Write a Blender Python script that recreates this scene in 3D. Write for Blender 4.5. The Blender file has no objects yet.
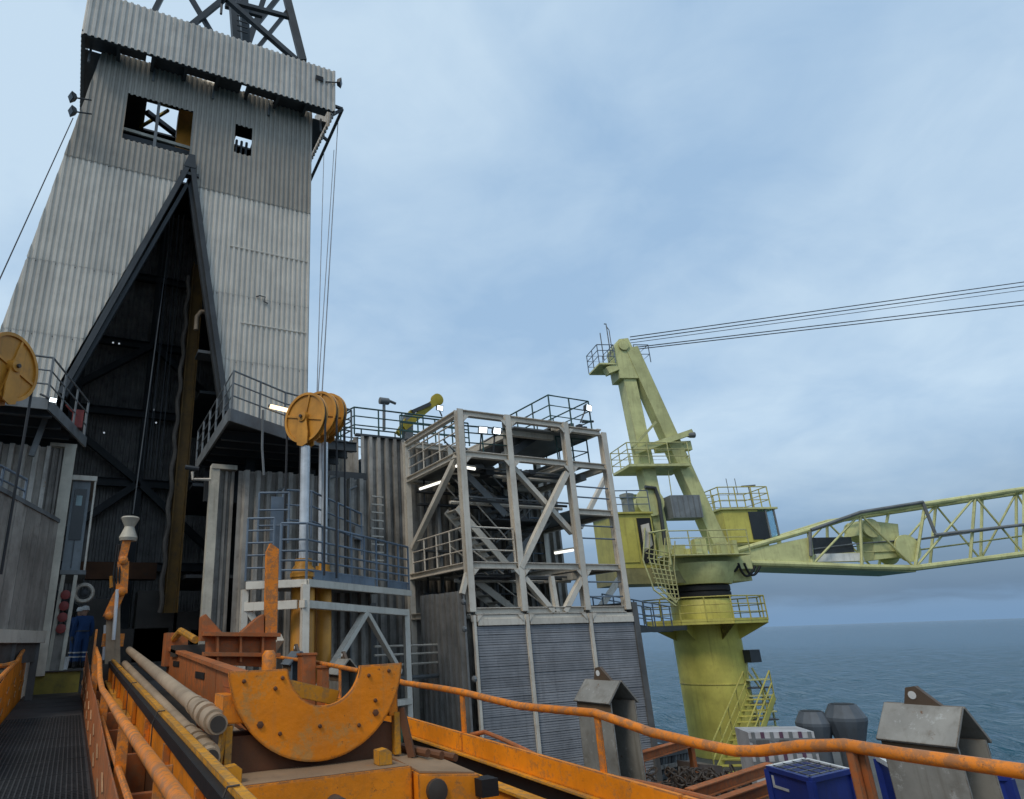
import bpy, bmesh, math, random
from mathutils import Vector as V, Matrix
random.seed(7)
scn = bpy.context.scene
R = math.radians

# ------------------------------------------------------------------ camera
PX, PY, FP = 400.0, 399.5, 660.0            # principal point and focal length in pixels (a cropped wide-angle frame)
Zc = V((-62, 1822, -660)).normalized()       # world up in camera axes
uc = V((70 - PX, -(651.3 - PY), -FP)); uc = (uc - Zc * uc.dot(Zc)).normalized()
vc = uc.cross(Zc)
M3 = Matrix((vc, uc, Zc))                    # camera axes -> world (X right, Y along catwalk, Z up), eye at z = 0
cam = bpy.data.cameras.new('camera'); camo = bpy.data.objects.new('camera', cam)
scn.collection.objects.link(camo); scn.camera = camo
cam.sensor_width = 36; cam.lens = 36 * FP / 1024; cam.shift_x = (512 - PX) / 1024; cam.shift_y = 0
cam.clip_start = 0.05; cam.clip_end = 60000
camo.matrix_world = M3.to_4x4()

# ------------------------------------------------------------------ sky and sun
SUN_AZ, SUN_EL = R(243), R(50)               # azimuth measured from +Y clockwise: behind and left of the viewer
w = bpy.data.worlds.new('World'); scn.world = w; w.use_nodes = True
nt = w.node_tree; N = nt.nodes; L = nt.links; N.clear()
def nd(t, **k):
    n = N.new(t)
    for a, b in k.items(): setattr(n, a, b)
    return n
out = nd('ShaderNodeOutputWorld'); bg = nd('ShaderNodeBackground'); bg.inputs['Strength'].default_value = 0.1
L.new(bg.outputs[0], out.inputs[0])
sky = nd('ShaderNodeTexSky', sky_type='NISHITA'); sky.sun_disc = False
sky.sun_elevation = SUN_EL; sky.sun_rotation = SUN_AZ; sky.air_density = 1.2; sky.dust_density = 2.5
tc = nd('ShaderNodeTexCoord'); sep = nd('ShaderNodeSeparateXYZ'); L.new(tc.outputs['Generated'], sep.inputs[0])
def mth(op, a, b=None, clamp=False):
    n = nd('ShaderNodeMath', operation=op, use_clamp=clamp)
    for i, x in enumerate((a, b)):
        if x is None: continue
        if isinstance(x, (int, float)): n.inputs[i].default_value = x
        else: L.new(x, n.inputs[i])
    return n.outputs[0]
zz = mth('MAXIMUM', sep.outputs['Z'], 0.0)
den = mth('ADD', zz, 0.22)
comb = nd('ShaderNodeCombineXYZ')
L.new(mth('DIVIDE', sep.outputs['X'], den), comb.inputs[0]); L.new(mth('DIVIDE', sep.outputs['Y'], den), comb.inputs[1])
def wnoise(scale, detail, rough, dist, off):
    mp = nd('ShaderNodeMapping'); mp.inputs['Location'].default_value = off; L.new(comb.outputs[0], mp.inputs[0])
    n = nd('ShaderNodeTexNoise'); n.inputs['Scale'].default_value = scale; n.inputs['Detail'].default_value = detail
    n.inputs['Roughness'].default_value = rough; n.inputs['Distortion'].default_value = dist
    L.new(mp.outputs[0], n.inputs['Vector']); return n.outputs['Fac']
n1 = wnoise(0.75, 5, .5, .5, (3.1, 1.2, 0)); n2 = wnoise(2.6, 5, .55, .6, (0.4, 7.7, 0))
cl = mth('ADD', mth('MULTIPLY', n1, .72), mth('MULTIPLY', n2, .28))
cl = mth('ADD', cl, mth('MULTIPLY', mth('SUBTRACT', wnoise(7, 4, .6, .8, (2, 2, 0)), .5), .10))
rp = nd('ShaderNodeValToRGB'); L.new(cl, rp.inputs[0])
e = rp.color_ramp.elements
e[0].position = .38; e[0].color = (3.75, 5.6, 7.9, 1)
e[1].position = .60; e[1].color = (6.2, 7.9, 9.5, 1)
# the cloud deck is seen edge-on and darker low over the sea
band = wnoise(1.1, 3, .5, .2, (1.0, 5.0, 0))
hz = nd('ShaderNodeMapRange'); hz.interpolation_type = 'SMOOTHSTEP'
L.new(mth('ADD', zz, mth('MULTIPLY', mth('SUBTRACT', band, .5), .10)), hz.inputs['Value'])
hz.inputs['From Min'].default_value = .0; hz.inputs['From Max'].default_value = .26
mx = nd('ShaderNodeMix', data_type='RGBA'); L.new(hz.outputs[0], mx.inputs['Factor'])
mx.inputs['A'].default_value = (1.6, 2.75, 4.4, 1); L.new(rp.outputs[0], mx.inputs['B'])
# a thin brighter gap right above the horizon, with a dark stratus band over it
gap = nd('ShaderNodeValToRGB'); L.new(mth('ADD', zz, mth('MULTIPLY', mth('SUBTRACT', n2, .5), .035)), gap.inputs[0])
ge = gap.color_ramp.elements; ge[0].position = 0; ge[0].color = (1, 1, 1, 1); ge[1].position = 1; ge[1].color = (.8, .8, .8, 1)
for p_, v_ in ((.018, .97), (.036, .66), (.075, .70), (.14, .8)): q_ = ge.new(p_); q_.color = (v_, v_, v_, 1)
gsc = mth('MULTIPLY', gap.outputs[0], 1.25)
vm = nd('ShaderNodeVectorMath', operation='SCALE'); L.new(mx.outputs['Result'], vm.inputs[0]); L.new(gsc, vm.inputs['Scale'])
fm = nd('ShaderNodeMix', data_type='RGBA'); fm.inputs['Factor'].default_value = .88
L.new(sky.outputs[0], fm.inputs['A']); L.new(vm.outputs[0], fm.inputs['B'])
L.new(fm.outputs['Result'], bg.inputs['Color'])
sun = bpy.data.lights.new('sun', 'SUN'); suno = bpy.data.objects.new('sun', sun); scn.collection.objects.link(suno)
sun.energy = 1.5; sun.angle = R(16); sun.color = (1.0, .90, .74)
sd = V((math.sin(SUN_AZ) * math.cos(SUN_EL), math.cos(SUN_AZ) * math.cos(SUN_EL), math.sin(SUN_EL)))
suno.rotation_euler = (-sd).to_track_quat('-Z', 'Y').to_euler()
scn.view_settings.view_transform = 'Standard'; scn.view_settings.look = 'None'
scn.view_settings.exposure = 0.0; scn.view_settings.gamma = 1.0; scn.view_settings.use_curve_mapping = False
scn.render.engine = 'CYCLES'

# ------------------------------------------------------------------ helpers
col = scn.collection
def ray(x, y): return M3 @ V((x - PX, -(y - PY), -FP))
def at(x, y, X=None, Y=None, Z=None):
    d = ray(x, y)
    for i, c in enumerate((X, Y, Z)):
        if c is not None: return d * (c / d[i])
def atp(x, y, p, n):
    d = ray(x, y); return d * (V(p).dot(n) / d.dot(n))
def lerp(a, b, t): return a + (b - a) * t
UP = V((0, 0, 1))

class MB:
    def __init__(s): s.v = []; s.f = []
    def add(s, vs, fs):
        o = len(s.v); s.v += [tuple(p) for p in vs]; s.f += [tuple(i + o for i in f) for f in fs]; return s
    def hexa(s, p):   # 8 corners: bottom loop 0-3, top loop 4-7
        return s.add(p, [(3, 2, 1, 0), (4, 5, 6, 7), (0, 1, 5, 4), (1, 2, 6, 5), (2, 3, 7, 6), (3, 0, 4, 7)])
    def box(s, a, b):
        (x0, y0, z0), (x1, y1, z1) = a, b
        return s.hexa([(x0, y0, z0), (x1, y0, z0), (x1, y1, z0), (x0, y1, z0), (x0, y0, z1), (x1, y0, z1), (x1, y1, z1), (x0, y1, z1)])
    def obox(s, c, ax, ay, az):   # oriented box, half-axis vectors
        c = V(c); P = [c - ax - ay - az, c + ax - ay - az, c + ax + ay - az, c - ax + ay - az]
        return s.hexa(P + [p + 2 * az for p in P])
    def beam(s, p, q, w, h=None, up=UP):   # w sideways, h along up
        h = w if h is None else h
        p, q = V(p), V(q); d = (q - p).normalized()
        if abs(d.dot(up)) > .98: up = V((0, 1, 0))
        a = d.cross(up).normalized(); b = a.cross(d).normalized()
        return s.obox((p + q) / 2, (q - p) / 2, a * w / 2, b * h / 2)
    def ibeam(s, p, q, w, h, t=.02, up=UP):
        p, q = V(p), V(q); d = (q - p).normalized()
        if abs(d.dot(up)) > .98: up = V((0, 1, 0))
        a = d.cross(up).normalized(); b = a.cross(d).normalized()
        s.obox((p + q) / 2 + b * (h / 2 - t / 2), (q - p) / 2, a * w / 2, b * t / 2)
        s.obox((p + q) / 2 - b * (h / 2 - t / 2), (q - p) / 2, a * w / 2, b * t / 2)
        return s.obox((p + q) / 2, (q - p) / 2, a * t / 2, b * (h / 2 - t))
    def tube(s, pts, r, n=8, cap=True):
        pts = [V(p) for p in pts]; k = len(pts)
        rr = r if isinstance(r, (list, tuple)) else [r] * k
        t0 = (pts[1] - pts[0]).normalized()
        a = t0.cross(UP if abs(t0.z) < .95 else V((0, 1, 0))).normalized()
        vs = []; fs = []
        for i, p in enumerate(pts):
            if i == 0: t = t0
            elif i == k - 1: t = (pts[i] - pts[i - 1]).normalized()
            else: t = ((pts[i + 1] - p).normalized() + (p - pts[i - 1]).normalized()).normalized()
            a = (a - t * a.dot(t)).normalized(); b = t.cross(a)
            for j in range(n):
                an = 2 * math.pi * j / n; vs.append(p + (a * math.cos(an) + b * math.sin(an)) * rr[i])
        for i in range(k - 1):
            for j in range(n):
                j2 = (j + 1) % n; fs.append((i * n + j, i * n + j2, (i + 1) * n + j2, (i + 1) * n + j))
        if cap: fs.append(tuple(reversed(range(n)))); fs.append(tuple(range((k - 1) * n, k * n)))
        return s.add(vs, fs)
    def lathe(s, c, axis, prof, n=20):   # prof: (radius, along axis)
        c = V(c); d = V(axis).normalized(); a = d.cross(UP if abs(d.z) < .95 else V((0, 1, 0))).normalized(); b = d.cross(a)
        vs = []; fs = []
        for r, h in prof:
            for j in range(n):
                an = 2 * math.pi * j / n; vs.append(c + d * h + (a * math.cos(an) + b * math.sin(an)) * r)
        for i in range(len(prof) - 1):
            for j in range(n):
                j2 = (j + 1) % n; fs.append((i * n + j, i * n + j2, (i + 1) * n + j2, (i + 1) * n + j))
        fs.append(tuple(reversed(range(n)))); fs.append(tuple(range((len(prof) - 1) * n, len(prof) * n)))
        return s.add(vs, fs)
    def prism(s, poly, off):   # planar polygon extruded by off
        off = V(off); k = len(poly); A = [V(p) for p in poly]
        fs = [tuple(range(k)), tuple(reversed(range(k, 2 * k)))] + [(i, k + i, k + (i + 1) % k, (i + 1) % k) for i in range(k)]
        return s.add(A + [p + off for p in A], fs)
    def corr(s, o, a, u0, u1, zlo, zhi, n, pitch, depth, th=.0):
        """corrugated sheet: origin o, horizontal axis a, outward normal n; zlo/zhi functions of u"""
        o, a, n = V(o), V(a), V(n)
        us = []
        k0 = math.floor(u0 / pitch) - 1; k1 = math.ceil(u1 / pitch) + 1
        prof = ((0, 0), (.42, 0), (.52, 1), (.90, 1))
        def dep(u):
            f = (u / pitch) % 1
            if f < .42: return 0
            if f < .52: return (f - .42) / .10
            if f < .90: return 1
            return 1 - (f - .90) / .10
        us = sorted(set([u0, u1] + [round((k + f) * pitch, 5) for k in range(k0, k1) for f, _ in prof if u0 < (k + f) * pitch < u1]))
        vs = []; fs = []
        for u in us:
            p = o + a * u + n * dep(u) * depth
            l, h = zlo(u), zhi(u); h = max(h, l + .001)
            vs += [(p.x, p.y, l), (p.x, p.y, h)]
        for i in range(len(us) - 1): fs.append((2 * i, 2 * i + 2, 2 * i + 3, 2 * i + 1))
        return s.add(vs, fs)
    def build(s, name, mat, parent=None, smooth=True, loc=None):
        me = bpy.data.meshes.new(name)
        off = V((0, 0, 0)) if loc is None else V(loc)
        if parent is not None:
            q = parent
            while q is not None: off = off + q.location; q = q.parent
        me.from_pydata([(x - off.x, y - off.y, z - off.z) for x, y, z in s.v], [], s.f)
        bm = bmesh.new(); bm.from_mesh(me); bmesh.ops.recalc_face_normals(bm, faces=bm.faces); bm.to_mesh(me); bm.free()
        me.materials.append(mat)
        if smooth:
            me.polygons.foreach_set('use_smooth', [True] * len(me.polygons)); me.set_sharp_from_angle(angle=R(38))
        ob = bpy.data.objects.new(name, me); col.objects.link(ob)
        if loc is not None: ob.location = loc
        if parent is not None: ob.parent = parent
        return ob

def thing(name, label, cat, loc=(0, 0, 0), group=None):
    o = bpy.data.objects.new(name, None); col.objects.link(o); o.location = loc; o.empty_display_size = .3
    o['label'] = label; o['category'] = cat
    if group: o['group'] = group
    return o
def tag(o, label, cat, group=None):
    o['label'] = label; o['category'] = cat
    if group: o['group'] = group
    return o
def struct(o, kind='structure'): o['kind'] = kind; return o
def one(name, mb, mat, label, cat, group=None): return tag(mb.build(name, mat, loc=mb_base(mb)), label, cat, group)
def mb_base(mb):
    xs = [p[0] for p in mb.v]; ys = [p[1] for p in mb.v]; zs = [p[2] for p in mb.v]
    return V(((min(xs) + max(xs)) / 2, (min(ys) + max(ys)) / 2, min(zs)))

def railing(parent, pts, mat, h=1.1, bars=(.38, .75), r=.026, step=1.3, close=False, name='railing', toe=None):
    """top rail is the part; posts, mid rails and toe board are its sub-parts"""
    pts = [V(p) for p in pts]
    if close: pts = pts + [pts[0]]
    top = MB().tube([p + UP * h for p in pts], r, 6).build(name, mat, parent)
    for b in bars: MB().tube([p + UP * b for p in pts], r * .8, 6).build('mid_rail', mat, top)
    for i in range(len(pts) - 1):
        a, b = pts[i], pts[i + 1]; n = max(1, round((b - a).length / step))
        for k in range(n + (1 if i == len(pts) - 2 and not close else 0)):
            p = lerp(a, b, k / n); MB().tube([p, p + UP * h], r, 6).build('post', mat, top)
        if toe: MB().beam(a + UP * toe / 2, b + UP * toe / 2, .012, toe).build('toe_board', mat, top)
    return top

# ------------------------------------------------------------------ materials
def paint(name, c, rough=.55, var=.25, scale=1.2, dirt=.35, dirtc=(.05, .045, .04), streak=.3, rust=.0, rustc=(.10, .045, .02),
          rscale=6.0, metallic=0.0, bump=.15, rand=.08, c2=None, c2amt=.0, c2scale=3.0, spec=.35, edge=0.0, edgec=(.14, .085, .05)):
    m = bpy.data.materials.new(name); m.use_nodes = True; t = m.node_tree; n = t.nodes; l = t.links
    b = n['Principled BSDF']; b.inputs['Roughness'].default_value = rough; b.inputs['Metallic'].default_value = metallic
    b.inputs['Specular IOR Level'].default_value = spec
    g = n.new('ShaderNodeNewGeometry')
    oi = n.new('ShaderNodeObjectInfo')
    def noise(sc, det=5, ro=.6, sq=None):
        k = n.new('ShaderNodeTexNoise'); k.inputs['Scale'].default_value = sc; k.inputs['Detail'].default_value = det; k.inputs['Roughness'].default_value = ro
        if sq:
            mp = n.new('ShaderNodeMapping'); mp.inputs['Scale'].default_value = sq; l.new(g.outputs['Position'], mp.inputs[0]); l.new(mp.outputs[0], k.inputs['Vector'])
        else: l.new(g.outputs['Position'], k.inputs['Vector'])
        return k.outputs['Fac']
    def ramp(f, lo, hi, o0=0., o1=1.):
        k = n.new('ShaderNodeMapRange'); k.interpolation_type = 'SMOOTHSTEP'; l.new(f, k.inputs['Value'])
        k.inputs['From Min'].default_value = lo; k.inputs['From Max'].default_value = hi; k.inputs['To Min'].default_value = o0; k.inputs['To Max'].default_value = o1
        return k.outputs[0]
    def mix(f, a, bb):
        k = n.new('ShaderNodeMix'); k.data_type = 'RGBA'
        if isinstance(f, float): k.inputs['Factor'].default_value = f
        else: l.new(f, k.inputs['Factor'])
        for s, x in (('A', a), ('B', bb)):
            if isinstance(x, tuple): k.inputs[s].default_value = (*x, 1)
            else: l.new(x, k.inputs[s])
        return k.outputs['Result']
    cur = mix(ramp(noise(scale), .3, .7), tuple(x * (1 - var) for x in c), tuple(min(1, x * (1 + var * .6)) for x in c))
    if c2: cur = mix(ramp(noise(c2scale * 2.2, 10, .78), .60 - c2amt * .5, .72 - c2amt * .5, 0, .85), cur, c2)
    if streak: cur = mix(ramp(noise(1.0, 5, .65, (7, 7, .35)), .5, .78, 0, streak), cur, dirtc)
    if dirt: cur = mix(ramp(noise(scale * 2.7, 6, .7), .48, .8, 0, dirt), cur, dirtc)
    rf = None
    if rust:
        rf = ramp(noise(rscale * 1.8, 10, .78), .65 - rust * .3, .73 - rust * .3)
        cur = mix(rf, cur, rustc)
        rr = n.new('ShaderNodeMapRange'); l.new(rf, rr.inputs['Value']); rr.inputs['To Min'].default_value = rough; rr.inputs['To Max'].default_value = .9
        l.new(rr.outputs[0], b.inputs['Roughness'])
    if edge:
        bv = n.new('ShaderNodeBevel'); bv.samples = 4; bv.inputs['Radius'].default_value = edge
        dt = n.new('ShaderNodeVectorMath'); dt.operation = 'DOT_PRODUCT'; l.new(bv.outputs[0], dt.inputs[0]); l.new(g.outputs['Normal'], dt.inputs[1])
        ed = ramp(dt.outputs['Value'], .995, .90, 0, 1)
        mm = n.new('ShaderNodeMath'); mm.operation = 'MULTIPLY'; l.new(ed, mm.inputs[0]); l.new(ramp(noise(9, 8, .75), .36, .55), mm.inputs[1])
        cur = mix(mm.outputs[0], cur, edgec)
    hsv = n.new('ShaderNodeHueSaturation'); l.new(cur, hsv.inputs['Color'])
    mr = n.new('ShaderNodeMapRange'); l.new(oi.outputs['Random'], mr.inputs['Value']); mr.inputs['To Min'].default_value = 1 - rand; mr.inputs['To Max'].default_value = 1 + rand
    l.new(mr.outputs[0], hsv.inputs['Value'])
    l.new(hsv.outputs[0], b.inputs['Base Color'])
    if bump:
        bp = n.new('ShaderNodeBump'); bp.inputs['Strength'].default_value = bump; bp.inputs['Distance'].default_value = .02
        l.new(noise(14, 6, .65), bp.inputs['Height']); l.new(bp.outputs[0], b.inputs['Normal'])
        if edge: l.new(bv.outputs[0], bp.inputs['Normal'])
    return m
def emit(name, c, s):
    m = bpy.data.materials.new(name); m.use_nodes = True; b = m.node_tree.nodes['Principled BSDF']
    b.inputs['Base Color'].default_value = (*c, 1); b.inputs['Emission Color'].default_value = (*c, 1); b.inputs['Emission Strength'].default_value = s
    return m
RUST = (.13, .055, .022)
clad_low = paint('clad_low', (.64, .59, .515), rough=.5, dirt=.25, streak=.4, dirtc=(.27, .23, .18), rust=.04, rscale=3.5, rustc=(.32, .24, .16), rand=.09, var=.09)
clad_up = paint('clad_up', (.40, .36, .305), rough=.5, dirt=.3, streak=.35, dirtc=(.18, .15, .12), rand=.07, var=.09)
clad_top = paint('clad_top', (.58, .545, .49), rough=.5, dirt=.25, streak=.4, dirtc=(.24, .19, .14), rand=.10, var=.12)
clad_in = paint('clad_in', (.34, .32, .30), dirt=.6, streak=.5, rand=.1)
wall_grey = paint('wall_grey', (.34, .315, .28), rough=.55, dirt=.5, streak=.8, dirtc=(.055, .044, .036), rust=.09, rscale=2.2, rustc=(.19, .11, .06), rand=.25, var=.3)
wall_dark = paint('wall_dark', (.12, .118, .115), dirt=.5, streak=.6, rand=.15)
steel_white = paint('steel_white', (.64, .59, .505), rough=.5, dirt=.35, streak=.4, dirtc=(.27, .20, .13), rust=.07, rscale=5, rand=.06, var=.12, edge=.02, edgec=(.24, .13, .07))
steel_dark = paint('steel_dark', (.055, .06, .065), rough=.5, dirt=.3, streak=.2, rust=.08, rscale=5, rand=.12)
steel_grey = paint('steel_grey', (.17, .18, .185), rough=.5, dirt=.35, streak=.3, rust=.05, rand=.1)
rail_blue = paint('rail_blue', (.15, .19, .24), rough=.5, dirt=.3, streak=.2, rust=.04, rand=.1)
rail_green = paint('rail_green', (.035, .085, .08), rough=.5, dirt=.2, rand=.1)
cream = paint('cream', (.56, .52, .43), rough=.5, dirt=.3, streak=.4, dirtc=(.2, .15, .1), rust=.06, rscale=4, rand=.04)
sheave_y = paint('sheave_y', (.58, .26, .035), rough=.45, dirt=.3, streak=.25, dirtc=(.12, .06, .02), rust=.06, rscale=5, rand=.05)
crane_y = paint('crane_y', (.55, .50, .115), rough=.5, dirt=.35, streak=.5, dirtc=(.27, .20, .06), rust=.05, rscale=3, rustc=(.24, .13, .05), rand=.06, var=.16, edge=.03, edgec=(.25, .17, .07))
crane_g = paint('crane_g', (.57, .575, .27), rough=.5, dirt=.4, streak=.5, dirtc=(.25, .21, .10), rust=.06, rscale=4, rustc=(.24, .14, .07), rand=.10, var=.18, edge=.03, edgec=(.27, .20, .10))
orange = paint('orange', (.82, .25, .008), rough=.5, dirt=.35, streak=.3, dirtc=(.20, .09, .03), c2=(.46, .18, .04), c2amt=.18, c2scale=3.5, rust=.17, rscale=7, rustc=(.085, .042, .022), rand=.08, var=.22, edge=.03, bump=.25)
orange_b = paint('orange_b', (.80, .235, .018), rough=.5, dirt=.35, streak=.15, dirtc=(.2, .09, .04), c2=(.36, .16, .065), c2amt=.30, c2scale=4, rust=.16, rscale=10, rustc=(.08, .05, .035), rand=.05, var=.2, edge=.012, bump=.25)
orange_y = paint('orange_y', (.64, .275, .016), rough=.55, dirt=.5, streak=.2, dirtc=(.15, .09, .035), c2=(.34, .19, .06), c2amt=.3, c2scale=3, rust=.17, rscale=8, rustc=(.08, .045, .022), rand=.08, var=.25, edge=.012)
orange_r = paint('orange_r', (.44, .125, .032), rough=.6, dirt=.45, streak=.3, dirtc=(.11, .05, .028), c2=(.29, .12, .05), c2amt=.3, rust=.14, rand=.08, edge=.015)
brown = paint('brown', (.13, .055, .025), rough=.7, dirt=.5, streak=.3, rust=.2, rand=.1)
saddle_m = paint('saddle_paint', (.86, .25, .004), rough=.48, dirt=.25, streak=.4, dirtc=(.34, .18, .07), c2=(.48, .25, .07), c2amt=.19, c2scale=.9, rust=.12, rscale=7, rustc=(.09, .05, .025), rand=0, var=.2, bump=.35, edge=.035)
black = paint('black_rubber', (.012, .012, .013), rough=.6, dirt=.3, dirtc=(.05, .045, .04), streak=0, rand=.1)
grease = paint('greasy_steel', (.06, .05, .042), rough=.5, dirt=.5, streak=.2, rand=.1)
pipe_m = paint('pipe_steel', (.35, .26, .175), rough=.6, dirt=.5, streak=0, dirtc=(.14, .09, .055), rust=.2, rscale=6, rustc=(.24, .13, .065), rand=.1)
base_t = paint('dusty_top', (.26, .17, .10), rough=.8, dirt=.4, streak=0, rust=.15, rustc=(.4, .16, .03), rand=0)
chrome = paint('cylinder_rod', (.66, .69, .72), rough=.25, metallic=.2, dirt=.25, streak=.3, rand=.03)
grating_m = paint('grating', (.032, .033, .035), rough=.6, dirt=.4, dirtc=(.09, .085, .08), streak=0, rand=.15)
board_m = paint('board', (.225, .228, .24), rough=.6, dirt=.4, streak=.4, dirtc=(.10, .10, .105), rand=.10, var=.2, bump=.3, scale=1.2, c2=(.33, .33, .33), c2amt=.05, c2scale=5)
bitt_m = paint('bitt', (.26, .25, .225), rough=.6, dirt=.5, streak=.5, dirtc=(.10, .08, .055), rust=.16, rscale=3.5, rustc=(.14, .075, .035), c2=(.42, .42, .40), c2amt=.08, rand=.08, edge=.02, edgec=(.12, .065, .03))
bitt_blue = paint('bitt_blue', (.15, .18, .21), rough=.6, dirt=.4, streak=.3, rust=.06, rand=.05)
step_y = paint('step_yellow', (.22, .18, .035), rough=.7, dirt=.6, streak=.2, rust=.1)
blue_box = paint('container_blue', (.016, .034, .20), rough=.45, dirt=.3, streak=.3, dirtc=(.03, .03, .05), rust=.05)
white_p = paint('white_paint', (.70, .70, .68), rough=.5, dirt=.2, streak=.2, rand=.04)
red_p = paint('red_paint', (.22, .035, .03), rough=.5, dirt=.4)
deck_m = paint('deck', (.085, .085, .08), rough=.7, dirt=.5, streak=0, rust=.2, rscale=1.5, scale=.6)
vent_m = paint('vent', (.085, .10, .118), rough=.5, dirt=.2, streak=.3, rand=.05)
cover_b = paint('coverall', (.018, .055, .16), rough=.85, dirt=.2, streak=0, rand=0, bump=.3)
skin_m = paint('skin', (.42, .25, .18), rough=.6, dirt=0, streak=0, bump=0, rand=0)
rope_m = paint('wire_rope', (.035, .035, .037), rough=.6, dirt=0, streak=0, bump=0)
wire_l = paint('thin_wire', (.22, .23, .25), rough=.6, dirt=0, streak=0, bump=0)
rope_g = paint('green_rope', (.025, .075, .06), rough=.9, dirt=.2)
tarp_w = paint('tarp', (.45, .45, .46), rough=.7, dirt=.3)
glass_d = paint('dark_glass', (.015, .018, .02), rough=.12, dirt=0, streak=0, bump=0, rand=0, spec=.5)
lamp_w = emit('lamp_white', (.85, .95, 1.0), 3.0)
lamp_warm = emit('lamp_warm', (1.0, .72, .42), 2.5)
lamp_dim = emit('lamp_dim', (.8, .9, 1.0), .45)
lamp_t = emit('lamp_tube', (.95, .93, .85), 1.6)
def glass():
    m = bpy.data.materials.new('cab_glass'); m.use_nodes = True; b = m.node_tree.nodes['Principled BSDF']
    b.inputs['Base Color'].default_value = (.62, .80, .88, 1); b.inputs['Roughness'].default_value = .05
    b.inputs['Transmission Weight'].default_value = .9; b.inputs['IOR'].default_value = 1.02; return m
cab_glass = glass()
def sea_mat():
    m = bpy.data.materials.new('sea_water'); m.use_nodes = True; t = m.node_tree; n = t.nodes; l = t.links
    b = n['Principled BSDF']; b.inputs['Base Color'].default_value = (.014, .066, .098, 1); b.inputs['Roughness'].default_value = .08
    b.inputs['IOR'].default_value = 1.33; b.inputs['Specular IOR Level'].default_value = .30
    g = n.new('ShaderNodeNewGeometry'); hs = []
    for sc, sq, rot, wt in ((.09, (1, .35, 1), 22, 1.0), (.26, (1, .4, 1), 32, .9), (.75, (1, .5, 1), 20, .3)):
        mp = n.new('ShaderNodeMapping'); mp.inputs['Scale'].default_value = sq; mp.inputs['Rotation'].default_value = (0, 0, R(rot)); l.new(g.outputs['Position'], mp.inputs[0])
        k = n.new('ShaderNodeTexNoise'); k.inputs['Scale'].default_value = sc; k.inputs['Detail'].default_value = 4; k.inputs['Roughness'].default_value = .55; k.inputs['Distortion'].default_value = .4
        l.new(mp.outputs[0], k.inputs['Vector'])
        q = n.new('ShaderNodeMath'); q.operation = 'MULTIPLY'; q.inputs[1].default_value = wt; l.new(k.outputs['Fac'], q.inputs[0]); hs.append(q.outputs[0])
    acc = hs[0]
    for h in hs[1:]:
        q = n.new('ShaderNodeMath'); l.new(acc, q.inputs[0]); l.new(h, q.inputs[1]); acc = q.outputs[0]
    bp = n.new('ShaderNodeBump'); bp.inputs['Strength'].default_value = 1.0; bp.inputs['Distance'].default_value = 2.6
    l.new(acc, bp.inputs['Height']); l.new(bp.outputs[0], b.inputs['Normal'])
    return m

# ================================================================== SETTING
SEA, DECK, FLOOR = -30.0, -5.6, -.52
import numpy as np
def make_sea():
    rg = np.random.default_rng(3); NA = 1500
    rad = np.concatenate(([0.0], np.geomspace(8, 3200, 640), np.geomspace(3400, 42000, 40)))
    th = np.linspace(0, 2 * np.pi, NA, endpoint=False)
    RR, TT = np.meshgrid(rad[1:], th, indexing='ij'); X = RR * np.sin(TT); Y = RR * np.cos(TT); Z = np.zeros_like(X); DX = np.zeros_like(X); DY = np.zeros_like(X)
    sp = np.maximum(RR * .0094, RR * 2 * np.pi / NA)
    for k in range(46):
        lam = 30 * (3.6 / 30) ** (k / 45) * rg.uniform(.9, 1.1); an = R(112) + rg.normal(0, .55); amp = .0095 * lam ** .95
        fade = np.clip(lam / sp / 3.2 - .6, 0, 1); kx, ky = 2 * np.pi / lam * np.cos(an), 2 * np.pi / lam * np.sin(an); ph = kx * X + ky * Y + rg.uniform(0, 6.28)
        Z += amp * fade * np.cos(ph); DX -= amp * .8 * fade * np.cos(an) * np.sin(ph); DY -= amp * .8 * fade * np.sin(an) * np.sin(ph)
    V0 = np.stack([X + DX, Y + DY, Z + SEA], -1).reshape(-1, 3); V0 = np.vstack([V0, [[0, 0, SEA]]])
    nr = len(rad) - 1; i = np.arange(nr - 1)[:, None]; j = np.arange(NA)[None, :]; j2 = (j + 1) % NA
    F = np.stack([i * NA + j, (i + 1) * NA + j, (i + 1) * NA + j2, i * NA + j2], -1).reshape(-1, 4)
    me = bpy.data.meshes.new('sea'); me.vertices.add(len(V0)); me.vertices.foreach_set('co', V0.astype(np.float32).ravel())
    me.loops.add(F.size); me.loops.foreach_set('vertex_index', F.astype(np.int32).ravel())
    me.polygons.add(len(F)); me.polygons.foreach_set('loop_start', np.arange(0, F.size, 4, dtype=np.int32)); me.polygons.foreach_set('use_smooth', np.ones(len(F), dtype=bool))
    me.update(); me.validate(); me.materials.append(sea_mat()); o = bpy.data.objects.new('sea', me); col.objects.link(o); return o
struct(make_sea())
d = MB().box((-14, -14, DECK - 3.5), (33, 28.2, DECK)).build('main_deck', deck_m); struct(d)
d = MB().box((-10, 28.204, DECK - 3.5), (20, 50, DECK - .004)).build('aft_deck', deck_m); struct(d)
for x in (-4, 16):
    for y in (0, 34):
        h = MB().lathe((x, y, SEA - 4), (0, 0, 1), [(4.5, 0), (4.5, DECK - 3.52 - SEA + 4)], 32).build('hull_leg', wall_dark); struct(h)
d = MB().box((-9, 21.3, FLOOR - .35), (8.2, 37, FLOOR)).build('drill_floor', deck_m); struct(d)
d = MB().box((-9, 21.31, DECK), (8.2, 37, FLOOR - .36)).build('substructure', wall_dark); struct(d)

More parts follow.
